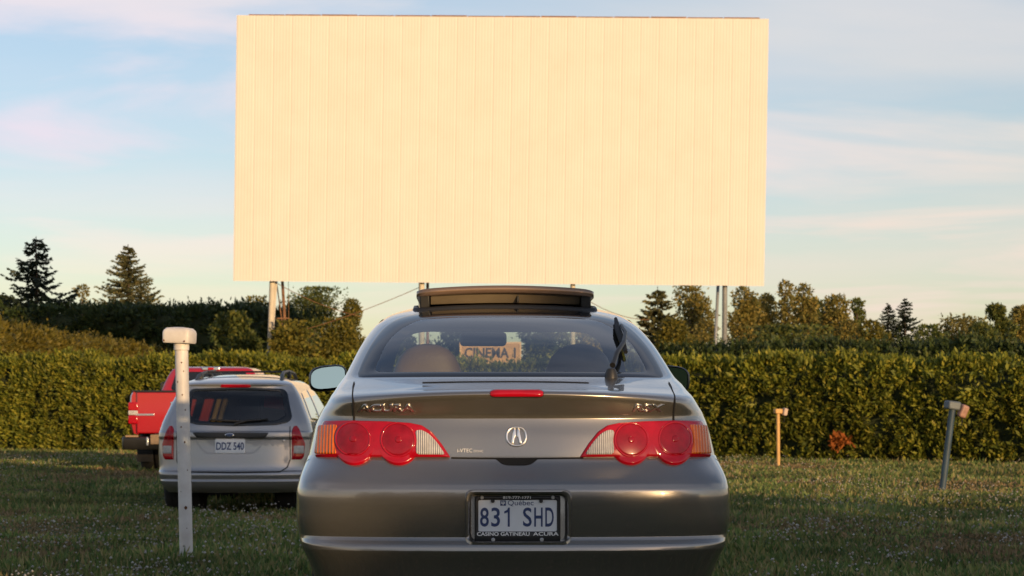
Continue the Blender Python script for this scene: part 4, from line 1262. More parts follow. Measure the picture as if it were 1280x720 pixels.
    band('window_border', ws_out, ws_in, ff, M['frit'], root, .0015, .0035, .001, 140)
    patch('windscreen', ws_in, ff, M['screen_glass'], root, .002, .002, 0, 10, 140, centre=(0, 1.2), lip=.02)

    # shut lines
    strip('shut_line', L((564, 572.6), (600, 573), (646, 573.2), (690, 573), (729, 572.6)), rear, M['gap'], root, .006, .002)
    for mir in (False, True):
        strip('shut_line', L((442.5, 526), (442.5, 512), (441.5, 500), (441, 491), (441.5, 484), (443, 478)), rear, M['gap'], root, .0055, .003, 260, mir)
        # bumper side seam
        sf = Face(sh, 'side', -1 if mir else 1)
        strip('shut_line', [(.36, .778), (.48, .74), (.56, .66), (.545, .62)], sf, M['gap'], root, .005, .0022, 40)
        sf2 = Face(sh, 'side', -1 if mir else 1)
        strip('roof_moulding', [(1.44, 1.338), (1.6, 1.352), (2.0, 1.364), (2.25, 1.35)], sf2, M['black_plastic'], root, .014, .003, 60)

    # wheel arch rims and wells
    for sg in (1, -1):
        sf = Face(sh, 'side', sg)
        for yc in (.86, 3.43):
            P = [(yc + .352 * math.cos(a), .31 + .352 * math.sin(a)) for a in np.linspace(-.25, math.pi + .25, 40)]
            strip('wheel_arch_rim', P, sf, M['taupe'], root, .045, .006, 60)
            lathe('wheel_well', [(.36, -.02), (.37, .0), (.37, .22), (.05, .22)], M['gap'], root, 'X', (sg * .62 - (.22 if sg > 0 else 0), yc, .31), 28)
            wheel(root, sg * .67, yc, .31, .31, .205)

    # tail lamps
    def circ(cx, cy, r, a0=0, a1=2 * math.pi, k=24): return [(cx + r * math.cos(t), cy + r * math.sin(t)) for t in np.linspace(a0, a1, k)]
    lamp_px = [(394.5, 571.5), (398, 551), (402.5, 533), (405.5, 526.8), (443, 526.2), (484, 527), (513.6, 528.8), (528.4, 532), (540.3, 540), (552.2, 554.5), (562.0, 569.4), (563.5, 571.8), (542, 571.9), (520, 571.9)]
    a = math.acos(0.62)
    def bump(cx): return circ(cx, 555.8, 26.2, math.pi / 2 - .905, math.pi / 2 + .905, 16)
    lamp_px += bump(498.7) + bump(443.0) + [(421, 571.7), (408, 571.6)]
    lamp = L(*lamp_px)
    amber = round_poly(L((401.5, 532.5), (425, 532), (421.5, 543), (421, 556), (424, 569), (396.5, 569)), .008)
    clear = round_poly(L((519, 539), (527, 537.8), (537, 543), (546.5, 553), (557.5, 569), (521, 569), (519.5, 562), (521.5, 552)), .012)
    c1, c2 = L(*circ(443.8, 550.5, 20.5)), L(*circ(498.7, 551, 20.5))
    for mir in (False, True):
        e = empty('tail_light', (0, 0, 0)); e.parent = root
        h = patch('red_lens', lamp, rear, M['lens_red'], e, .012, -.003, .004, 10, 200, mir, lip=.05)
        patch('amber_lens', amber, rear, M['amber'], e, .0165, .010, .001, 6, 60, mir, lip=.1)
        patch('reverse_lens', clear, rear, M['clear_lens'], e, .0165, .010, .001, 6, 60, mir, lip=.1)
        for c in (c1, c2):
            cc = np.mean(c, 0)
            rr = [np.array(cc) + (np.array(p) - cc) * .90 for p in c]
            patch('round_lens', c, rear, M['lens_dark_red'], e, .0165, .010, .003, 10, 48, mir, lip=.06)
            band('lens_ring', [np.array(cc) + (np.array(p) - cc) * 1.07 for p in c], [np.array(cc) + (np.array(p) - cc) * .95 for p in c], rear, M['lens_red'], e, .012, .0185, .017, 48, mir)
            bulb = [np.array(cc) + (np.array(p) - cc) * .22 for p in c]
            patch('bulb_cap', bulb, rear, M['lens_dark_red'], e, .0205, .017, .002, 4, 24, mir, lip=.2)
        rim_out = resample(lamp, 200); cc = rim_out.mean(0)
    # high brake light in the lip
    P = L(*(circ(616, 492, 3.8, math.pi / 2, 3 * math.pi / 2, 8) + circ(676, 492, 3.8, -math.pi / 2, math.pi / 2, 8)))
    Pb = L(*(circ(616, 492, 4.9, math.pi / 2, 3 * math.pi / 2, 8) + circ(676, 492, 4.9, -math.pi / 2, math.pi / 2, 8)))
    bl = patch('brake_light', Pb, rear, M['black_plastic'], root, .002, -.001, 0, 4, 60, lip=.1)
    patch('red_lens', P, rear, M['lens_red'], bl, .006, .001, .002, 4, 60, lip=.2)
    # hatch release recess
    P = round_poly(L((618, 572.8), (674, 572.8), (664, 580.5), (657, 582), (635, 582), (628, 580.5)), .01)
    patch('release_recess', P, rear, M['gap'], root, .001, .0015, 0, 4, 60)
    # a pressed line on the deck below the glass
    strip('wiper_groove', L((528, 478.4), (580, 477.4), (646, 477.0), (700, 477.6), (736, 478.6)), rear, M['gap'], root, .0035, .0015)

    # badges
    def onbody(cx, cy, extra=0.0):
        x, z = local(cx, cy)
        def place(u, v, w):
            p = rear(np.array([x + u]), np.array([z + v]), np.array([.002 + w + extra]))[0]
            return Vector(p)
        return place
    text('badge_lettering', 'ACURA', .036, onbody(483, 510), M['chrome'], root, xs=1.72, ext=.002, bold=.0, spacing=.95, bev=.0012)
    text('badge_lettering', 'RSX', .036, onbody(808, 510), M['chrome'], root, xs=1.75, ext=.002, shear=.25, spacing=1.0, bev=.0008)
    text('sticker_lettering', 'i-VTEC', .019, onbody(581, 563.5), M['white_ink'], root, xs=1.0, ext=.0003)
    text('sticker_lettering', 'DOHC', .011, onbody(598, 564.2), M['white_ink'], root, xs=1.1, ext=.0003)
    # round emblem: an open caliper "A" in a ring
    ex, ez = local(645.5, 546)
    em = empty('emblem', (0, 0, 0)); em.parent = root
    ring = [(ex + .0385 * math.copysign(abs(math.cos(t)) ** .9, math.cos(t)), ez + .0365 * math.copysign(abs(math.sin(t)) ** .9, math.sin(t))) for t in np.linspace(0, 2 * math.pi, 48, endpoint=False)]
    ring2 = [(ex + (x - ex) * .83, ez + (z - ez) * .83) for x, z in ring]
    band('ring', ring, ring2, rear, M['chrome'], em, .0, .007, .0, 48)
    for s in (1, -1):
        P = [(ex + s * .003, ez + .031), (ex + s * .010, ez + .030), (ex + s * .0215, ez - .028), (ex + s * .0115, ez - .031), (ex + s * .006, ez - .002), (ex + s * .0005, ez + .002)]
        patch('caliper_arm', P, rear, M['chrome'], em, .007, .0, .0, 3, 48, lip=.25)

    # number plate in its recess
    dep = .034
    V = []
    A = resample(pl_out, 96); B = resample(pl_in, 96)
    lip_o = [(A, .0), (A * .75 + B * .25, .0075), (A * .4 + B * .6, .008), (B, .002)]
    for q, o in lip_o: V.append(rear(q[:, 0], q[:, 1], np.full(96, o)))
    yb = float(np.max(rear(B[:, 0], B[:, 1])[:, 1])) + dep
    cB = B.mean(0); B2 = cB + (B - cB) * .965
    V.append(np.stack([B2[:, 0], yb + .10 * (B2[:, 1] - cB[1]), B2[:, 1]], 1))
    V = np.concatenate(V); Fc = [(i * 96 + k, i * 96 + (k + 1) % 96, (i + 1) * 96 + (k + 1) % 96, (i + 1) * 96 + k) for i in range(4) for k in range(96)]
    Fc.append(tuple(4 * 96 + k for k in range(96)))
    rec = pyobj('plate_recess', V, Fc, M['taupe'], bumper, True)
    bm = bmesh.new(); bm.from_mesh(rec.data); bmesh.ops.recalc_face_normals(bm, faces=bm.faces); bm.to_mesh(rec.data); bm.free()
    rec.data.set_sharp_from_angle(angle=R(45))
    pe = empty('number_plate', (0, 0, 0)); pe.parent = root
    (x0, z0), (x1, z1) = local(593.5, 678), local(701, 620)
    xm = (x0 + x1) / 2; zm = (z0 + z1) / 2; w_ = x1 - x0; h_ = z1 - z0
    yp = yb - .026
    def rr(cx, cz, w, h, r): return round_poly([(cx - w / 2, cz - h / 2), (cx + w / 2, cz - h / 2), (cx + w / 2, cz + h / 2), (cx - w / 2, cz + h / 2)], r)
    flat = lambda a_, b_, o=0.0: np.stack([np.asarray(a_, float), yp - np.asarray(o, float) + 0 * np.asarray(a_, float), np.asarray(b_, float)], -1)
    s = w_ / 107.5                                        # metres per photo pixel here
    patch('plate', rr(xm, zm, w_ - .006, h_ - .006, .01), flat, M['plate_white'], pe, .001, -.002, 0, 3, 80)
    wc, hc = 98.5 * s, 39.5 * s
    zc = local(647, 645)[1]
    band('plate_frame', rr(xm, zm, w_, h_, .008), rr(xm, zc, wc, hc, .004), flat, M['black_plastic'], pe, -.002, .006, .002, 120)
    def pt(px, py):
        cx = xm + (px - 647.2) * s; cz = zm + (649 - py) * s
        return lambda u, v, w: Vector((cx + u, yp - .0015 - w, cz + v))
    def pf(px, py):
        cx = xm + (px - 647.2) * s; cz = zm + (649 - py) * s
        return lambda u, v, w: Vector((cx + u, yp - .0064 - w, cz + v))
    for ch, px, w in (('8', 605.6, 11), ('3', 619.6, 11), ('1', 633.6, 7.5), ('S', 659.4, 11), ('H', 673.3, 10.6), ('D', 687.2, 10.6)):
        if ch == '1':
            bm = bmesh.new()
            P = [(1.2, -12), (3.75, -12), (3.75, 12), (1.8, 12), (.6, 9.2), (-3.2, 7.2), (-3.2, 4.6), (1.2, 6.0)]
            pl_ = pt(px, 646.8); a_ = [bm.verts.new(pl_(x * s, y * s, .0006)) for x, y in P]; b_ = [bm.verts.new(pl_(x * s, y * s, -.0006)) for x, y in P]
            bm.faces.new(a_)
            for k in range(len(P)): bm.faces.new((a_[k], a_[(k + 1) % len(P)], b_[(k + 1) % len(P)], b_[k]))
            bmobj('plate_number', bm, M['plate_blue'], pe)
        else:
            text('plate_number', ch, 30 * s, pt(px, 646.8), M['plate_blue'], pe, ext=.0006, bold=.0011, fit=(w * s, 24 * s))
    text('plate_province', 'Québec', 9.2 * s, pt(651.0, 629.2), M['plate_blue'], pe, xs=1.12, ext=.0005)
    fl = bmesh.new(); cx, cz = xm + (629.0 - 647.2) * s, zm + (649 - 629.2) * s
    add_box(fl, (cx, yp - .0014, cz), (7.2 * s, .0008, 6.6 * s))
    fo = bmobj('province_emblem', fl, M['plate_blue'], pe)
    fw = bmesh.new()
    add_box(fw, (cx, yp - .0024, cz), (1.0 * s, .0006, 5.4 * s)); add_box(fw, (cx, yp - .0026, cz - .3 * s), (5.0 * s, .0006, .8 * s))
    for sg in (1, -1): add_box(fw, (cx + sg * 1.7 * s, yp - .0028, cz + .9 * s), (.9 * s, .0006, 2.6 * s), Matrix.Rotation(sg * .5, 4, 'Y'))
    bmobj('flower_mark', fw, M['plate_white'], fo)
    text('frame_lettering', '819-777-1771', 4.9 * s, pf(646.8, 622.4), M['white_ink'], pe, xs=1.3, ext=.0003, bold=.0002)
    text('frame_lettering', 'CASINO GATINEAU', 6.4 * s, pf(629.2, 668.0), M['white_ink'], pe, xs=1.17, ext=.0003, bold=.0004)
    text('frame_lettering', 'ACURA', 6.2 * s, pf(682.5, 668.0), M['white_ink'], pe, xs=1.52, ext=.0003, bold=.0003)
    for (px, py) in ((616, 626.5), (676.5, 626.5), (602.5, 622.3), (691.5, 622.3), (616.5, 675), (677.5, 675)):
        cx, cz = xm + (px - 647.2) * s, zm + (649 - py) * s
        lathe('plate_screw', [(2.4 * s, .004), (2.4 * s, -.004), (1.6 * s, -.006)], M['alloy'] if py != 626.5 else M['black_plastic'], pe, 'Y', (cx, yp - .004, cz), 14)

    # rear wiper on the deck, blade standing up the glass
    we = empty('rear_wiper', (0, 0, 0)); we.parent = root
    def g3(px, py, off): x, z = local(px, py); return Vector(rear(np.array([x]), np.array([z]), np.array([off]))[0])
    lathe('pivot', [(.026, -.004), (.023, .018), (.016, .034), (.005, .038)], M['black_plastic'], we, 'Z', g3(764, 472, 0), 20)
    tube('arm', [g3(764, 467, .035), g3(768, 456, .05), g3(776, 444, .055), g3(778.5, 430, .05), g3(774, 418, .04)], [.012, .010, .009, .008, .006], M['black_plastic'], we, 8)
    tube('blade', [g3(781, 446, .02), g3(776, 432, .022), g3(771, 418, .022), g3(768.5, 404, .02)], [.008, .014, .014, .007], M['rubber'], we, 8)

    # mirrors
    for sg in (-1, 1):
        me_ = empty('door_mirror', (sg * .842, 2.62, 1.115)); me_.parent = root
        me_.rotation_euler = (0, 0, R(8) if sg < 0 else R(-8))
        bm = bmesh.new(); rings = []
        for (k, yy) in ((.93, -.035), (1.0, -.02), (1.0, .02), (.9, .08), (.62, .13), (.2, .15)):
            ring = []
            for q in range(28):
                th = 2 * math.pi * q / 28; e = .62
                cx = .092 * k * math.copysign(abs(math.cos(th)) ** e, math.cos(th)); cz = .064 * k * math.copysign(abs(math.sin(th)) ** e, math.sin(th))
                ring.append(bm.verts.new((cx, yy, cz - cx * .10 * sg)))
            rings.append(ring)
        for r0, r1 in zip(rings, rings[1:]):
            for q in range(28): bm.faces.new((r0[q], r0[(q + 1) % 28], r1[(q + 1) % 28], r1[q]))
        bm.faces.new(rings[-1])
        bmobj('mirror_housing', bm, M['black_plastic'], me_, True)
        bm = bmesh.new(); ring = []
        for q in range(28):
            th = 2 * math.pi * q / 28; e = .62
            cx = .083 * math.copysign(abs(math.cos(th)) ** e, math.cos(th)); cz = .055 * math.copysign(abs(math.sin(th)) ** e, math.sin(th))
            ring.append(bm.verts.new((cx, -.030, cz - cx * .10 * sg)))
        bm.faces.new(ring)
        mg = bmobj('mirror_glass', bm, M['mirror'], me_, False)
        mg.rotation_euler = (R(-9 if sg < 0 else 3), 0, R(-4) if sg < 0 else R(10))
        tube('mirror_arm', [(-sg * .07, .03, -.045), (-sg * .22, .10, -.075)], [.03, .04], M['taupe'], me_, 8)

    # sunroof, tilted up at its rear edge
    se = empty('sunroof', (0, 0, 0)); se.parent = root
    zr, zf, yr, yf = 1.474, 1.443, 1.50, 2.14
    hw = .385
    outl = round_poly([(-hw, yr), (hw, yr), (hw - .02, yf), (-hw + .02, yf)], .07, 8)
    def slab(name, poly, t0, t1, mat, crown=.018):
        P = resample(poly, 96); c = P.mean(0); V = []
        zt = lambda q: zr + (zf - zr) * (q[:, 1] - yr) / (yf - yr) + crown * (1 - (q[:, 0] / hw) ** 2)
        for (k, t) in ((.0, t0), (.5, t0), (.9, t0), (.985, t0), (1.0, t0 + (t1 - t0) * .3), (1.0, t0 + (t1 - t0) * .7), (.985, t1), (.9, t1), (.5, t1), (.0, t1)):
            q = c + (P - c) * k; V.append(np.stack([q[:, 0], q[:, 1], zt(q) + t], 1))
        V = np.concatenate(V); Fc = [(i * 96 + k, i * 96 + (k + 1) % 96, (i + 1) * 96 + (k + 1) % 96, (i + 1) * 96 + k) for i in range(9) for k in range(96)]
        o = pyobj(name, V, Fc, mat, se, True)
        bm = bmesh.new(); bm.from_mesh(o.data); bmesh.ops.remove_doubles(bm, verts=bm.verts, dist=1e-5); bmesh.ops.recalc_face_normals(bm, faces=bm.faces); bm.to_mesh(o.data); bm.free()
        return o
    slab('glass_panel', outl, -.004, .006, M['dark_glass'])
    slab('panel_underside', round_poly([(-hw + .02, yr + .02), (hw - .02, yr + .02), (hw - .04, yf - .02), (-hw + .04, yf - .02)], .06, 8), -.014, -.006, M['underside'])
    outl2 = round_poly([(-hw + .004, yr + .006), (hw - .004, yr + .006), (hw - .024, yf - .01), (-hw + .024, yf - .01)], .07, 8)
    P = resample(outl, 96); Pi = P.mean(0) + (P - P.mean(0)) * .90
    V = []
    Po = P.mean(0) + (P - P.mean(0)) * 1.014
    for q, t in ((P.mean(0) + (P - P.mean(0)) * .985, .0085), (Po, .004), (Po, -.022), (Pi, -.024), (Pi, -.010)):
        z = zr + (zf - zr) * (q[:, 1] - yr) / (yf - yr) + .018 * (1 - (q[:, 0] / hw) ** 2) + t
        V.append(np.stack([q[:, 0], q[:, 1], z], 1))
    V = np.concatenate(V); Fc = [(i * 96 + k, i * 96 + (k + 1) % 96, (i + 1) * 96 + (k + 1) % 96, (i + 1) * 96 + k) for i in range(4) for k in range(96)]
    fo = pyobj('panel_frame', V, Fc, M['warm_edge'], se, True)
    for sg in (1, -1):
        bm = bmesh.new()
        vs = [(yr + .015, zr - .01), (yr + .10, zr - .02), (yf - .08, zf - .0), (yf - .1, 1.375), (yr + .10, 1.375), (yr + .03, 1.40)]
        a_ = [bm.verts.new((sg * (hw - .055), y, z)) for y, z in vs]; b_ = [bm.verts.new((sg * (hw - .012), y, z)) for y, z in vs]
        bm.faces.new(a_); bm.faces.new(b_)
        for k in range(len(vs)): bm.faces.new((a_[k], a_[(k + 1) % len(vs)], b_[(k + 1) % len(vs)], b_[k]))
        bmobj('lift_arm', bm, M['black_plastic'], se, False, .006)
    V = []; nn = 24
    for k in range(nn + 1):
        x = -.325 + .65 * k / nn; c = .018 * (1 - (x / hw) ** 2)
        V += [(x, yr + .035, zr - .012 + c), (x, yr + .05, zr - .032 + c), (x, yr + .085, 1.418 + c * .6)]
    pyobj('slot_fill_strip', V, [(3 * k + q, 3 * k + 3 + q, 3 * k + 4 + q, 3 * k + 1 + q) for k in range(nn) for q in (0, 1)], M['slot_fill'], se, True)  # added strip closes the dark slot and carries the reflection tone
    # opening seal and dark tray
    so = round_poly([(-.395, 1.515), (.395, 1.515), (.395, 2.12), (-.395, 2.12)], .06, 8)
    P = resample(so, 96); c = P.mean(0); V = []
    def roofz(x, y):
        # height of the roof skin by bisection on the rear line
        lo, hi = 1.30, 1.4424
        for _ in range(24):
            m = (lo + hi) / 2
            if abs(x) < float(sh.w(m)) and float(sh.rear(np.array(x), np.array(m))) < y: lo = m
            else: hi = m
        return lo
    rz = np.array([max(roofz(x, min(y, 1.95)), 1.385) for x, y in P])
    for k, t in ((1.03, -.006), (1.015, .010), (.975, .012), (.95, -.004), (.95, -.05)):
        q = c + (P - c) * k; V.append(np.stack([q[:, 0], q[:, 1], rz + t], 1))
    V = np.concatenate(V); Fc = [(i * 96 + k, i * 96 + (k + 1) % 96, (i + 1) * 96 + (k + 1) % 96, (i + 1) * 96 + k) for i in range(4) for k in range(96)]
    pyobj('opening_seal', V, Fc, M['black_plastic'], se, True)
    box('catch', (.055, 1.56, 1.446), (.010, .02, .035), M['black_plastic'], se, .003)
    # roof strip ends
    # cabin
    for sg in (-1, 1):
        st = empty('front_seat', (sg * .345, 2.02, 0)); st.parent = root
        bm = bmesh.new(); rings = []
        for (z, hwid, dep_, yy) in ((.55, .24, .10, .0), (.75, .25, .11, .03), (.95, .235, .10, .07), (1.05, .20, .085, .09), (1.10, .165, .075, .10), (1.15, .150, .07, .105), (1.20, .128, .062, .11),
                                   (1.235, .095, .05, .112), (1.255, .05, .03, .114), (1.26, .012, .01, .114)):
            rings.append([bm.verts.new((hwid * math.copysign(abs(math.cos(t)) ** .8, math.cos(t)), -yy * -1.0 * -1 + dep_ * math.copysign(abs(math.sin(t)) ** .8, math.sin(t)), z)) for t in np.linspace(0, 2 * math.pi, 28, endpoint=False)])
        for r0, r1 in zip(rings, rings[1:]):
            for q in range(28): bm.faces.new((r0[q], r0[(q + 1) % 28], r1[(q + 1) % 28], r1[q]))
        bm.faces.new(rings[0]); bm.faces.new(rings[-1])
        bmobj('backrest', bm, M['leather'], st, True)
        box('cushion', (0, .28, .52), (.50, .5, .16), M['leather'], st, .05, seg=4)
    rs = bmesh.new(); add_box(rs, (0, 1.28, .80), (1.12, .14, .42), Matrix.Rotation(R(18), 4, 'X'))
    bmobj('rear_seat', rs, M['lining'], root, False, .05, 4)
    # dashboard with two humps
    bm = bmesh.new(); prof = []
    xs = np.linspace(-.66, .66, 45)
    for x in xs:
        hump = .055 * math.exp(-((x + .36) / .16) ** 2) + .035 * math.exp(-((x - .0) / .12) ** 2)
        prof.append([bm.verts.new((x, y, z + (hump if k in (1, 2) else 0))) for k, (y, z) in enumerate(((2.62, .70), (2.66, .985), (2.80, 1.005), (3.02, 1.0), (3.05, .70)))])
    for a_, b_ in zip(prof, prof[1:]):
        for k in range(4): bm.faces.new((a_[k], a_[k + 1], b_[k + 1], b_[k]))
    bm.faces.new(prof[0]); bm.faces.new(prof[-1])
    bmobj('dashboard', bm, M['lining'], root, True)
    sw = bmesh.new()
    ring = [(-.36 + .185 * math.cos(t), 2.52 - .07 * math.sin(t), .90 + .17 * math.sin(t)) for t in np.linspace(0, 2 * math.pi, 33)]
    add_tube(sw, ring, .015, 8, False)
    add_tube(sw, [(-.36 - .18, 2.52, .90), (-.36, 2.55, .89), (-.36 + .18, 2.52, .90)], .018, 6)
    bmobj('steering_wheel', sw, M['black_plastic'], root, True)
    rm = empty('rear_view_mirror', (-.085, 2.42, 1.300)); rm.parent = root
    box('housing', (0, 0, 0), (.225, .05, .068), M['black_plastic'], rm, .02, seg=4)
    tube('stalk', [(.02, .02, .02), (.02, .06, .07)], .012, M['black_plastic'], rm, 8)
    box('mirror_face', (0, -.027, 0), (.205, .004, .052), M['dark_glass'], rm, .0015)
    # exhaust tip under the bumper
    lathe('exhaust_tip', [(.032, .1), (.032, -.02), (.028, -.022), (.028, .06)], M['alloy'], root, 'Y', (.42, .12, .27), 20)


build_coupe()


def make_local(sh, X0, Y0, YAW, t0, t1):
    cs, sn = math.cos(YAW), math.sin(YAW)
    def local(px, py):
        d = Vector(((px - 640) / F, 1, (HY - py) / F))
        def f(t):
            wx, wy, wz = d.x * t - X0, t - Y0, H + d.z * t
            lx, ly = cs * wx + sn * wy, -sn * wx + cs * wy
            return lx, ly, wz, (abs(lx) < float(sh.w(wz)) and ly >= float(sh.rear(np.array(lx), np.array(wz))))
        hi = t1
        for t in np.arange(t0, t1, 0.03):
            if f(t)[3]: hi = t; break
        lo = hi - 0.03
        for _ in range(16):
            m = (lo + hi) / 2
            if f(m)[3]: hi = m
            else: lo = m
        q = f(hi)
        return (q[0], q[2])
    return local


# ------------------------------------------------------------------ silver wagon
def build_wagon():
    X0, Y0, YAW = -2.98, 21.1, R(0.0)
    root = empty('station_wagon', (X0, Y0, -0.13), YAW, 'silver station wagon with roof rails, seen from behind left of the coupe', 'car')
    B = empty('lift', (0, 0, 0)); bpy.data.objects.remove(B)
    dz = 0.13                                             # body heights below are absolute; the root sits in a dip
    sh = Shell(
        r=[(.09, .12), (.14, .04), (.19, .0), (.215, -.012), (.235, .002), (.28, -.012), (.312, .0), (.325, .035), (.36, .05), (.45, .06), (.665, .075), (.675, .06), (.735, .065), (.745, .085), (.80, .10),
           (1.0, .195), (1.19, .30), (1.225, .30), (1.245, .285), (1.262, .31), (1.29, .42), (1.325, .68), (1.355, 1.05), (1.375, 1.45), (1.385, 1.9), (1.3875, 2.2)],
        f=[(.09, 4.2), (.3, 4.42), (.55, 4.4), (.70, 4.25), (.82, 3.7), (.90, 3.3), (1.05, 3.05), (1.2, 2.8), (1.29, 2.62), (1.355, 2.45), (1.3875, 2.3)],
        w=[(.09, .74), (.19, .80), (.33, .825), (.55, .835), (.72, .83), (.82, .805), (.95, .755), (1.1, .69), (1.2, .635), (1.245, .605), (1.29, .55), (1.325, .47), (1.355, .36), (1.375, .24), (1.3875, .1)],
        D=[(.09, .45), (.33, .45), (.8, .42), (1.25, .35), (1.35, .25), (1.3875, .05)],
        n=[(.09, 3.6), (.8, 3.6), (1.2, 3.4), (1.3, 2.8), (1.3875, 2.2)],
        Df=[(.09, .7), (.82, .7), (1.0, .35), (1.3, .3), (1.3875, .05)], nf=[(.09, 3), (1.0, 2.6), (1.3875, 2.2)], bow=.05)
    local = make_local(sh, X0, Y0, YAW, 20.6, 23.5)
    def L(*pts): return [local(*p) for p in pts]
    up = lambda face: (lambda a, b, off=0.0: face(a, np.asarray(b, float), off) + np.array([0, 0, dz]))
    rear0 = Face(sh, 'rear'); rear = up(rear0)
    rows = rows_of(.09, 1.36, .02, [.19, .215, .235, .28, .312, .325, .665, .675, .735, .745, 1.225, 1.245, 1.262, 1.365, 1.37, 1.375, 1.38, 1.383, 1.385, 1.3865, 1.3875])
    G = sh.grid(rows, 50, 40, 12); Gw = G.copy(); Gw[:, :, 2] += dz
    xc = local(297, 510)[0]
    win_o = round_poly(L((236, 491), (240, 486), (297, 484), (354, 486), (359, 490), (365.5, 522), (361, 528), (345, 531.5), (290, 533), (246, 531), (232, 527), (230, 518)), .03)
    win_i = round_poly(L((242, 489.5), (297, 488), (351, 489.5), (357, 520), (344, 526), (290, 528.5), (248, 526), (238, 520)), .03)
    qs_o = round_poly([(.62, .87), (.80, 1.16), (1.5, 1.20), (1.52, .84)], .06)
    ds_o = round_poly([(1.62, .84), (1.62, 1.21), (2.35, 1.20), (3.0, .88), (2.9, .84)], .06)
    arch = lambda c, y: abs(c[0]) > .6 and (c[1] - y) ** 2 + (c[2] - .17) ** 2 < .33 ** 2
    mid = [((a[0] + b[0]) / 2, (a[1] + b[1]) / 2) for a, b in zip(resample(win_o, 80), resample(win_i, 80))]
    nc = G.shape[1]

    def cl(c, i, j):
        if arch(c, .85) or arch(c, 3.45): return None
        z = c[2] - dz if False else c[2]
        if c[1] < 1.0 and inside(win_o, c[0] * 1.06, (z - 1.0) * 1.06 + 1.0): return None
        if rows[i] < .312: return 1 if c[1] < .7 else 0
        jj = min(j, nc - 1 - j)
        if rows[i] < 1.262 and jj < 26 and c[1] < .5: return 2
        return 0
    # classify on the unlifted grid, build the lifted one
    class_c = {}
    Cc = (G[:-1] + G[1:] + np.roll(G, -1, 1)[:-1] + np.roll(G, -1, 1)[1:]) / 4
    parts = grid_parts(Gw, lambda c, i, j: cl(Cc[i, j], i, j), ['body', 'rear_bumper', 'tailgate'], [M['silver']] * 3, root, cap_top=0)
    bumper, gate = parts[1], parts[2]
    box('floor_pan', (0, 2.1, .28 + dz), (1.2, 3.6, .30), M['gap'], root, .03)
    box('load_floor', (0, 1.3, .62 + dz), (1.2, 1.9, .06), M['lining'], root, .02)
    # inside: seats, and coloured blocks added for the red and yellow streaks
    for sg in (-1, 1):
        box('seat_back', (sg * .36, 1.55, .85 + dz), (.5, .14, .52), M['lining'], root, .05, seg=4)
        box('headrest', (sg * .36, 1.55, 1.17 + dz - .03), (.24, .09, .15), M['lining'], root, .04, seg=4)
    block_r = principled('streak_red', (0.30, 0.03, 0.02), 0.9); block_y = principled('streak_yellow', (0.38, 0.27, 0.10), 0.9)
    for (a, w_, m) in ((-.60, .07, block_r), (-.42, .10, block_r), (-.31, .05, block_y), (-.24, .05, block_y), (.40, .34, block_r)):
        box('streak_block', (a, 1.02, (.95 if a < 0 else 1.05) + dz), (w_, .10, .34 if a < 0 else .14), m, root, .02, Matrix.Rotation(R(16 if a < 0 else 8), 4, 'Y'), 3)
    # glazing
    band('window_border', win_o, win_i, rear, M['frit'], root, .002, .006, .003, 140)
    patch('rear_window', win_i, rear, M['wagon_glass'], root, .003, .003, 0, 8, 140, lip=.02)
    for sg in (1, -1):
        sf = up(Face(sh, 'side', sg))
        patch('side_window', qs_o, sf, M['side_glass'], root, .006, .001, 0, 8, 80, lip=.05)
        patch('side_window', ds_o, sf, M['side_glass'], root, .006, .001, 0, 8, 80, lip=.05)
        for yc in (.85, 3.45):
            P = [(yc + .335 * math.cos(a), .17 + .335 * math.sin(a)) for a in np.linspace(-.2, math.pi + .2, 40)]
            strip('wheel_arch_rim', P, sf, M['silver'], root, .05, .008, 60)
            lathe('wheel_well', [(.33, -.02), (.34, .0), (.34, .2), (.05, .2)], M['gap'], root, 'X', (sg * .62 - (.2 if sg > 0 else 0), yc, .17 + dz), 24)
            wheel(root, sg * .72, yc, .30, .30, .19)
        # roof rail on feet
        rail = empty('roof_rail', (0, 0, 0)); rail.parent = root
        pts = [(sg * .465, .60, 1.285), (sg * .455, .78, 1.350), (sg * .44, 1.05, 1.388), (sg * .43, 1.7, 1.412), (sg * .43, 2.2, 1.395), (sg * .44, 2.4, 1.345)]
        tube('bar', [(x, y, z + dz) for x, y, z in pts], [.018, .022, .02, .02, .02, .016], M['black_plastic'], rail, 10)
        for y, z in ((.86, 1.335), (1.55, 1.375)):
            box('foot', (sg * .447, y, z + dz), (.04, .13, .08), M['black_plastic'], rail, .012)
        me_ = empty('door_mirror', (sg * .95, 2.75, .88 + dz)); me_.parent = root
        box('mirror_housing', (0, 0, 0), (.20, .10, .13), M['black_plastic'], me_, .035, seg=4)
        box('mirror_glass', (0, -.052, 0), (.165, .004, .10), M['mirror'], me_, .0015)
    box('cross_bar', (0, 1.2, 1.400 + dz), (.86, .05, .02), M['black_plastic'], root, .008)
    # lamps, three bands tall
    def lamp(pts, split, mirror):
        e = empty('tail_light', (0, 0, 0)); e.parent = root
        P = L(*pts)
        patch('red_lens', P, rear, M['lens_red'], e, .014, .0, .004, 8, 90, mirror, lip=.1)
        z0, z1 = local(376, split[0])[1], local(376, split[1])[1]
        xa, xb = local(366.5, 560)[0], local(379, 560)[0]
        patch('reverse_lens', round_poly([(xa, z0), (xb, z0), (xb, z1), (xa, z1)], .01), rear, M['clear_lens'], e, .020, .012, .001, 4, 50, mirror, lip=.1)
    pts = [(364.5, 574.5), (365, 537), (367.5, 532.5), (371, 532), (374, 536), (381, 554), (379.5, 571), (377, 574.5)]
    for mir in (False, True): lamp(pts, (557, 567), mir)
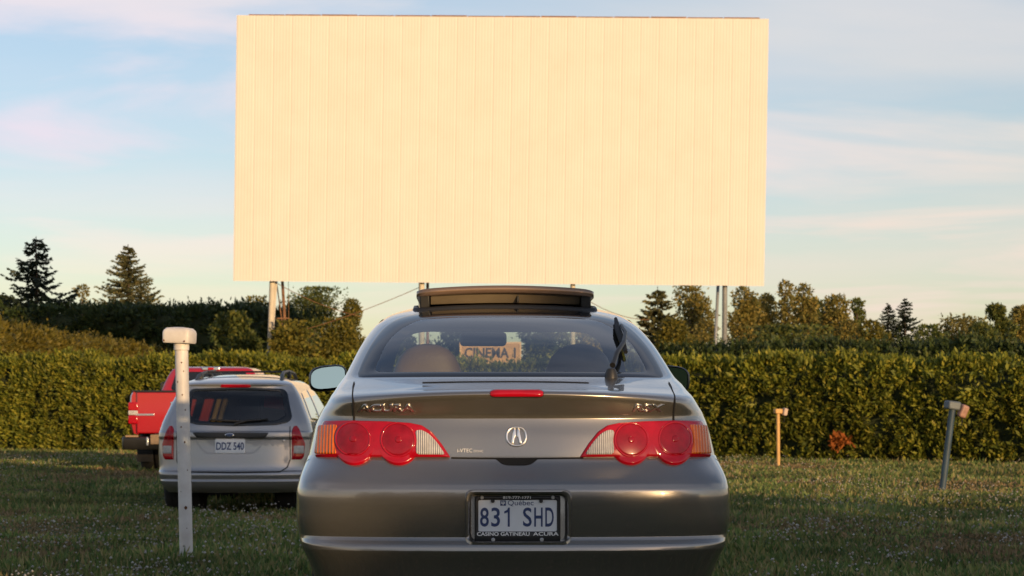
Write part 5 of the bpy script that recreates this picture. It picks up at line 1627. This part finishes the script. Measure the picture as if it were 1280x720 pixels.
    # high brake lamp, handle strip with emblem, plate, lettering
    bl = patch('brake_light', round_poly(L((276, 480.5), (313, 480.5), (314, 484.3), (275, 484.3)), .01), rear, M['lens_red'], root, .012, .0, .002, 4, 60, lip=.2)
    patch('handle_strip', round_poly(L((240, 540.5), (336, 541), (331.5, 547.5), (246, 547)), .006), rear, M['black_plastic'], root, .010, .0, 0, 4, 80, lip=.06)
    ex, ez = local(287, 544)
    oval = [(ex + .052 * math.cos(t), ez + .021 * math.sin(t)) for t in np.linspace(0, 2 * math.pi, 40, endpoint=False)]
    em = patch('oval_emblem', oval, rear, M['chrome'], root, .016, .008, .001, 3, 40, lip=.2)
    patch('emblem_field', [(ex + (x - ex) * .8, ez + (z - ez) * .72) for x, z in oval], rear, principled('dark_blue_enamel', (.03, .05, .12), .3), em, .019, .015, .001, 3, 40)
    patch('badge', round_poly(L((353.2, 549.5), (356.6, 549.5), (356.6, 552.5), (353.2, 552.5)), .006), rear, M['alloy'], root, .007, .0, 0, 3, 30, lip=.2)
    pe = empty('number_plate', (0, 0, 0)); pe.parent = root
    x0, z0 = local(268.5, 567); x1, z1 = local(306.5, 548.5)
    xm, zm = (x0 + x1) / 2, (z0 + z1) / 2
    patch('plate', round_poly([(x0, z0), (x1, z0), (x1, z1), (x0, z1)], .012), rear, M['plate_white'], pe, .008, .0, 0, 3, 60, lip=.06)
    pl = lambda u, v, w: Vector(rear(np.array([xm + u]), np.array([zm - .004 + v]), np.array([.0095 + w]))[0])
    text('plate_number', 'DDZ 540', .112, pl, M['plate_blue'], pe, xs=.68, ext=.001, bold=.002)
    # shaded strip for the recess line round the plate, seams
    strip('recess_edge', L((243, 548), (251, 560), (258, 566.5), (316, 566.5), (324, 560), (331, 548.5)), rear, M['silver_shade'], root, .012, .002, 80)
    strip('shut_line', L((221, 575), (224, 584), (231, 590), (290, 591), (350, 590), (359, 584), (362.5, 575)), rear, M['gap'], root, .012, .003, 100)
    strip('shut_line', L((362.8, 575), (362.5, 533)), rear, M['gap'], root, .009, .003, 40)
    strip('shut_line', L((221.2, 575), (221.8, 533)), rear, M['gap'], root, .009, .003, 40)
    strip('bumper_line', L((206, 603.5), (240, 605.5), (290, 606), (340, 605.5), (378, 603.5)), rear, M['silver_shade'], root, .01, .003, 80)
    we = empty('rear_wiper', (0, 0, 0)); we.parent = root
    def g3(px, py, off): x, z = local(px, py); return Vector(rear(np.array([x]), np.array([z]), np.array([off]))[0])
    tube('arm', [g3(293, 531, .02), g3(310, 527, .03), g3(326, 526, .025)], .012, M['black_plastic'], we, 8)
    tube('blade', [g3(262, 525.5, .018), g3(300, 527.5, .02), g3(335, 525, .018)], .010, M['rubber'], we, 8)


M['wagon_glass'] = glass('wagon_window_glass', (0.62, 0.64, 0.62), 0.05, 0.012)
M['side_glass'] = principled('pale_reflecting_glass', (0.05, 0.055, 0.06), 0.03, spec=1.0, coat=1.0, coat_r=0.01)
M['silver_shade'] = principled('silver_shade_edge', (0.30, 0.30, 0.31), 0.4, 0.5)  # shaded silver put into thin strips for recess edge and bumper line
build_wagon()


# ------------------------------------------------------------------ red pickup
def build_truck():
    X0, Y0 = -5.08, 31.0; YAW = R(-1.5)
    root = empty('pickup_truck', (X0, Y0, 0.0), YAW, 'red pickup truck with a black rear bumper, half hidden behind the silver wagon', 'truck')
    red = M['red_paint']
    z_of = lambda y: H + (HY - y) / 80.3
    zr, zt, zb = z_of(490), z_of(543.5), z_of(562)
    hw = .90
    # bed: side walls, front wall, floor
    for sg in (-1, 1):
        bm = bmesh.new()
        prof = [(hw - .05, zt + .02), (hw - .01, zt + .18), (hw, zt + .36), (hw - .015, zr - .06), (hw - .045, zr), (hw - .12, zr), (hw - .12, zt)]
        ys = [.05, .12, .5, .52, .9, 1.3, 1.32, 1.95]
        def ring(y, inset=0): return [bm.verts.new((sg * (x - inset), y, z)) for x, z in prof]
        rs = [ring(.05, .03), ring(.09), ring(1.0), ring(1.93), ring(1.97, .02)]
        for a, b in zip(rs, rs[1:]):
            for k in range(len(prof)): bm.faces.new((a[k], a[(k + 1) % len(prof)], b[(k + 1) % len(prof)], b[k]))
        bm.faces.new(rs[0]); bm.faces.new(rs[-1])
        bmobj('bed_side', bm, red, root, True).data.set_sharp_from_angle(angle=R(40))
        box('bed_rail_cap', (sg * (hw - .085), 1.0, zr + .012), (.10, 1.9, .03), M['black_plastic'], root, .01)
    box('bed_floor', (0, 1.0, zt + .06), (1.56, 1.85, .06), M['black_plastic'], root, .01)
    box('bed_front', (0, 1.9, (zr + zt) / 2), (1.56, .06, zr - zt), red, root, .01)
    # tailgate with a pressed field
    tg = box('tailgate', (0, .03, (zr + zt) / 2 + .01), (1.54, .07, zr - zt - .02), red, root, .022, seg=4)
    box('top_cap', (0, .03, zr + .008), (1.55, .085, .035), M['black_plastic'], tg, .012)
    xb = lambda px: (px - 640) * (Y0) / F - X0
    hd = box('handle', (xb(219) + .05, -.012, z_of(505)), (.24, .035, .075), M['chrome'], tg, .015, seg=3)
    box('handle_cup', (xb(219) + .05, -.031, z_of(505)), (.16, .006, .035), M['black_plastic'], hd, .003)
    box('badge', (xb(181), -.010, z_of(518.3)), (.30, .010, .032), M['chrome'], tg, .004)
    box('key_lock', (xb(213), -.008, z_of(518)), (.09, .012, .045), M['black_plastic'], tg, .012)
    # tail lamps at the bed corners
    for sg in (-1, 1):
        e = empty('tail_light', (0, 0, 0)); e.parent = root
        xc = sg * (hw - .075)
        box('red_lens', (xc, .035, z_of(508)), (.155, .10, .13), M['lens_red'], e, .02, seg=3)
        box('reverse_lens', (xc, .033, z_of(516)), (.150, .10, .075), M['clear_lens'], e, .015, seg=3)
        box('red_lens', (xc, .035, z_of(524.5)), (.155, .10, .135), M['lens_red'], e, .02, seg=3)
    # bumper
    bu = bmesh.new()
    prof = [(-.20, zt - .03), (-.235, zt - .05), (-.23, zb + .06), (-.19, zb), (-.02, zb + .02), (-.02, zt - .03)]
    xs = [-.97, -.93, -.6, -.36, .36, .6, .93, .97]
    rs = []
    for x in xs:
        k = .10 if abs(x) > .95 else (.02 if abs(x) > .9 else 0)
        rs.append([bu.verts.new((x, y + (k if i < 4 else 0), z - (.0 if abs(x) > .5 or i not in (0, 1) else .05))) for i, (y, z) in enumerate(prof)])
    for a, b in zip(rs, rs[1:]):
        for k in range(len(prof)): bu.faces.new((a[k], a[(k + 1) % len(prof)], b[(k + 1) % len(prof)], b[k]))
    bu.faces.new(rs[0]); bu.faces.new(rs[-1])
    bump = bmobj('rear_bumper', bu, M['black_plastic'], root, False, .015)
    box('number_plate', (xb(197) + .02, -.242, z_of(549)), (.17, .012, .15), principled('faded_tan_plate', (.35, .24, .14), .6, var=.4, scale=20), root, .008)
    box('bumper_reflector', (xb(188), -.243, z_of(551.5)), (.035, .012, .13), M['chrome'], root, .006)
    for sg in (-1, 1): box('step_plate', (sg * .80, -.19, zt - .02), (.2, .06, .03), principled('worn_step', (.3, .2, .12), .7), root, .008)
    # cab
    zc = .95 + (515 - 456.5) / 75.0
    sh = Shell(
        r=[(.50, 2.02), (1.10, 2.02), (1.24, 2.03), (1.30, 2.06), (1.60, 2.20), (1.66, 2.24), (1.70, 2.32), (zc - .012, 2.7), (zc, 3.1)],
        f=[(.50, 5.0), (.85, 5.05), (1.0, 4.9), (1.12, 4.1), (1.2, 3.95), (1.6, 3.5), (1.70, 3.38), (zc, 3.2)],
        w=[(.50, .84), (.9, .87), (1.2, .86), (1.30, .83), (1.60, .715), (1.66, .67), (1.70, .58), (zc - .012, .35), (zc, .12)],
        D=[(.5, .16), (1.6, .16), (zc, .05)], n=[(.5, 3.6), (zc, 2.4)], Df=[(.5, .5), (1.2, .25), (zc, .05)], nf=[(.5, 3), (zc, 2.4)], bow=.03)
    rows = rows_of(.50, zc, .03, [zc - .02, zc - .012, zc - .006, zc - .002])
    face = Face(sh, 'rear')
    win = round_poly([(-.66, 1.31), (.66, 1.31), (.585, 1.62), (-.585, 1.62)], .06)
    win_i = [(x * .95, 1.465 + (z - 1.465) * .90) for x, z in win]
    G = sh.grid(rows, 30, 30, 10)
    grid_parts(G, lambda c, i, j: None if (c[1] < 2.6 and inside(win_i, c[0], c[2])) else 0, ['cab'], [red], root, cap_top=0)
    band('window_border', win, win_i, face, M['frit'], root, .002, .008, .003, 100)
    patch('rear_window', win_i, face, M['dark_glass'], root, .003, .003, 0, 6, 100, lip=.02)
    for sg in (1, -1):
        sf = Face(sh, 'side', sg)
        patch('side_window', round_poly([(2.45, 1.28), (2.5, 1.60), (3.3, 1.60), (3.7, 1.28)], .06), sf, M['dark_glass'], root, .006, .0, 0, 6, 80, lip=.05)
        strip('window_trim', [(2.26, 1.28), (2.36, 1.50), (2.42, 1.62)], sf, M['chrome'], root, .02, .006, 40)
        me_ = empty('door_mirror', (sg * 1.0, 3.5, 1.36)); me_.parent = root
        box('mirror_housing', (0, 0, 0), (.2, .12, .22), M['black_plastic'], me_, .04, seg=4)
        box('mirror_glass', (0, -.062, 0), (.16, .004, .18), M['dark_glass'], me_, .0015)
        box('frame_rail', (sg * .42, 1.6, .55), (.1, 3.4, .14), M['gap'], root, .01)
        for yc in (.95, 4.15): wheel(root, sg * .74, yc, .36, .37, .24)
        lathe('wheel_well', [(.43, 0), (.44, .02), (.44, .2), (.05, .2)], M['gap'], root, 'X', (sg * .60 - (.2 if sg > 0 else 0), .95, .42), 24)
        box('mud_flap', (sg * .74, .50, .33), (.26, .015, .34), M['rubber'], root, .005)
    pf = lambda q: face(np.array([0.0]), np.array([q]), np.array([.01]))[0]
    p = pf(1.665)
    cl_ = empty('cargo_lamp', tuple(p)); cl_.parent = root
    box('lamp_bezel', (xb(264) * 0 + .0, -.005, .0), (.30, .05, .06), M['chrome'], cl_, .015, seg=3)
    box('red_lens', (0, -.03, 0), (.10, .015, .04), M['lens_red'], cl_, .006)


build_truck()
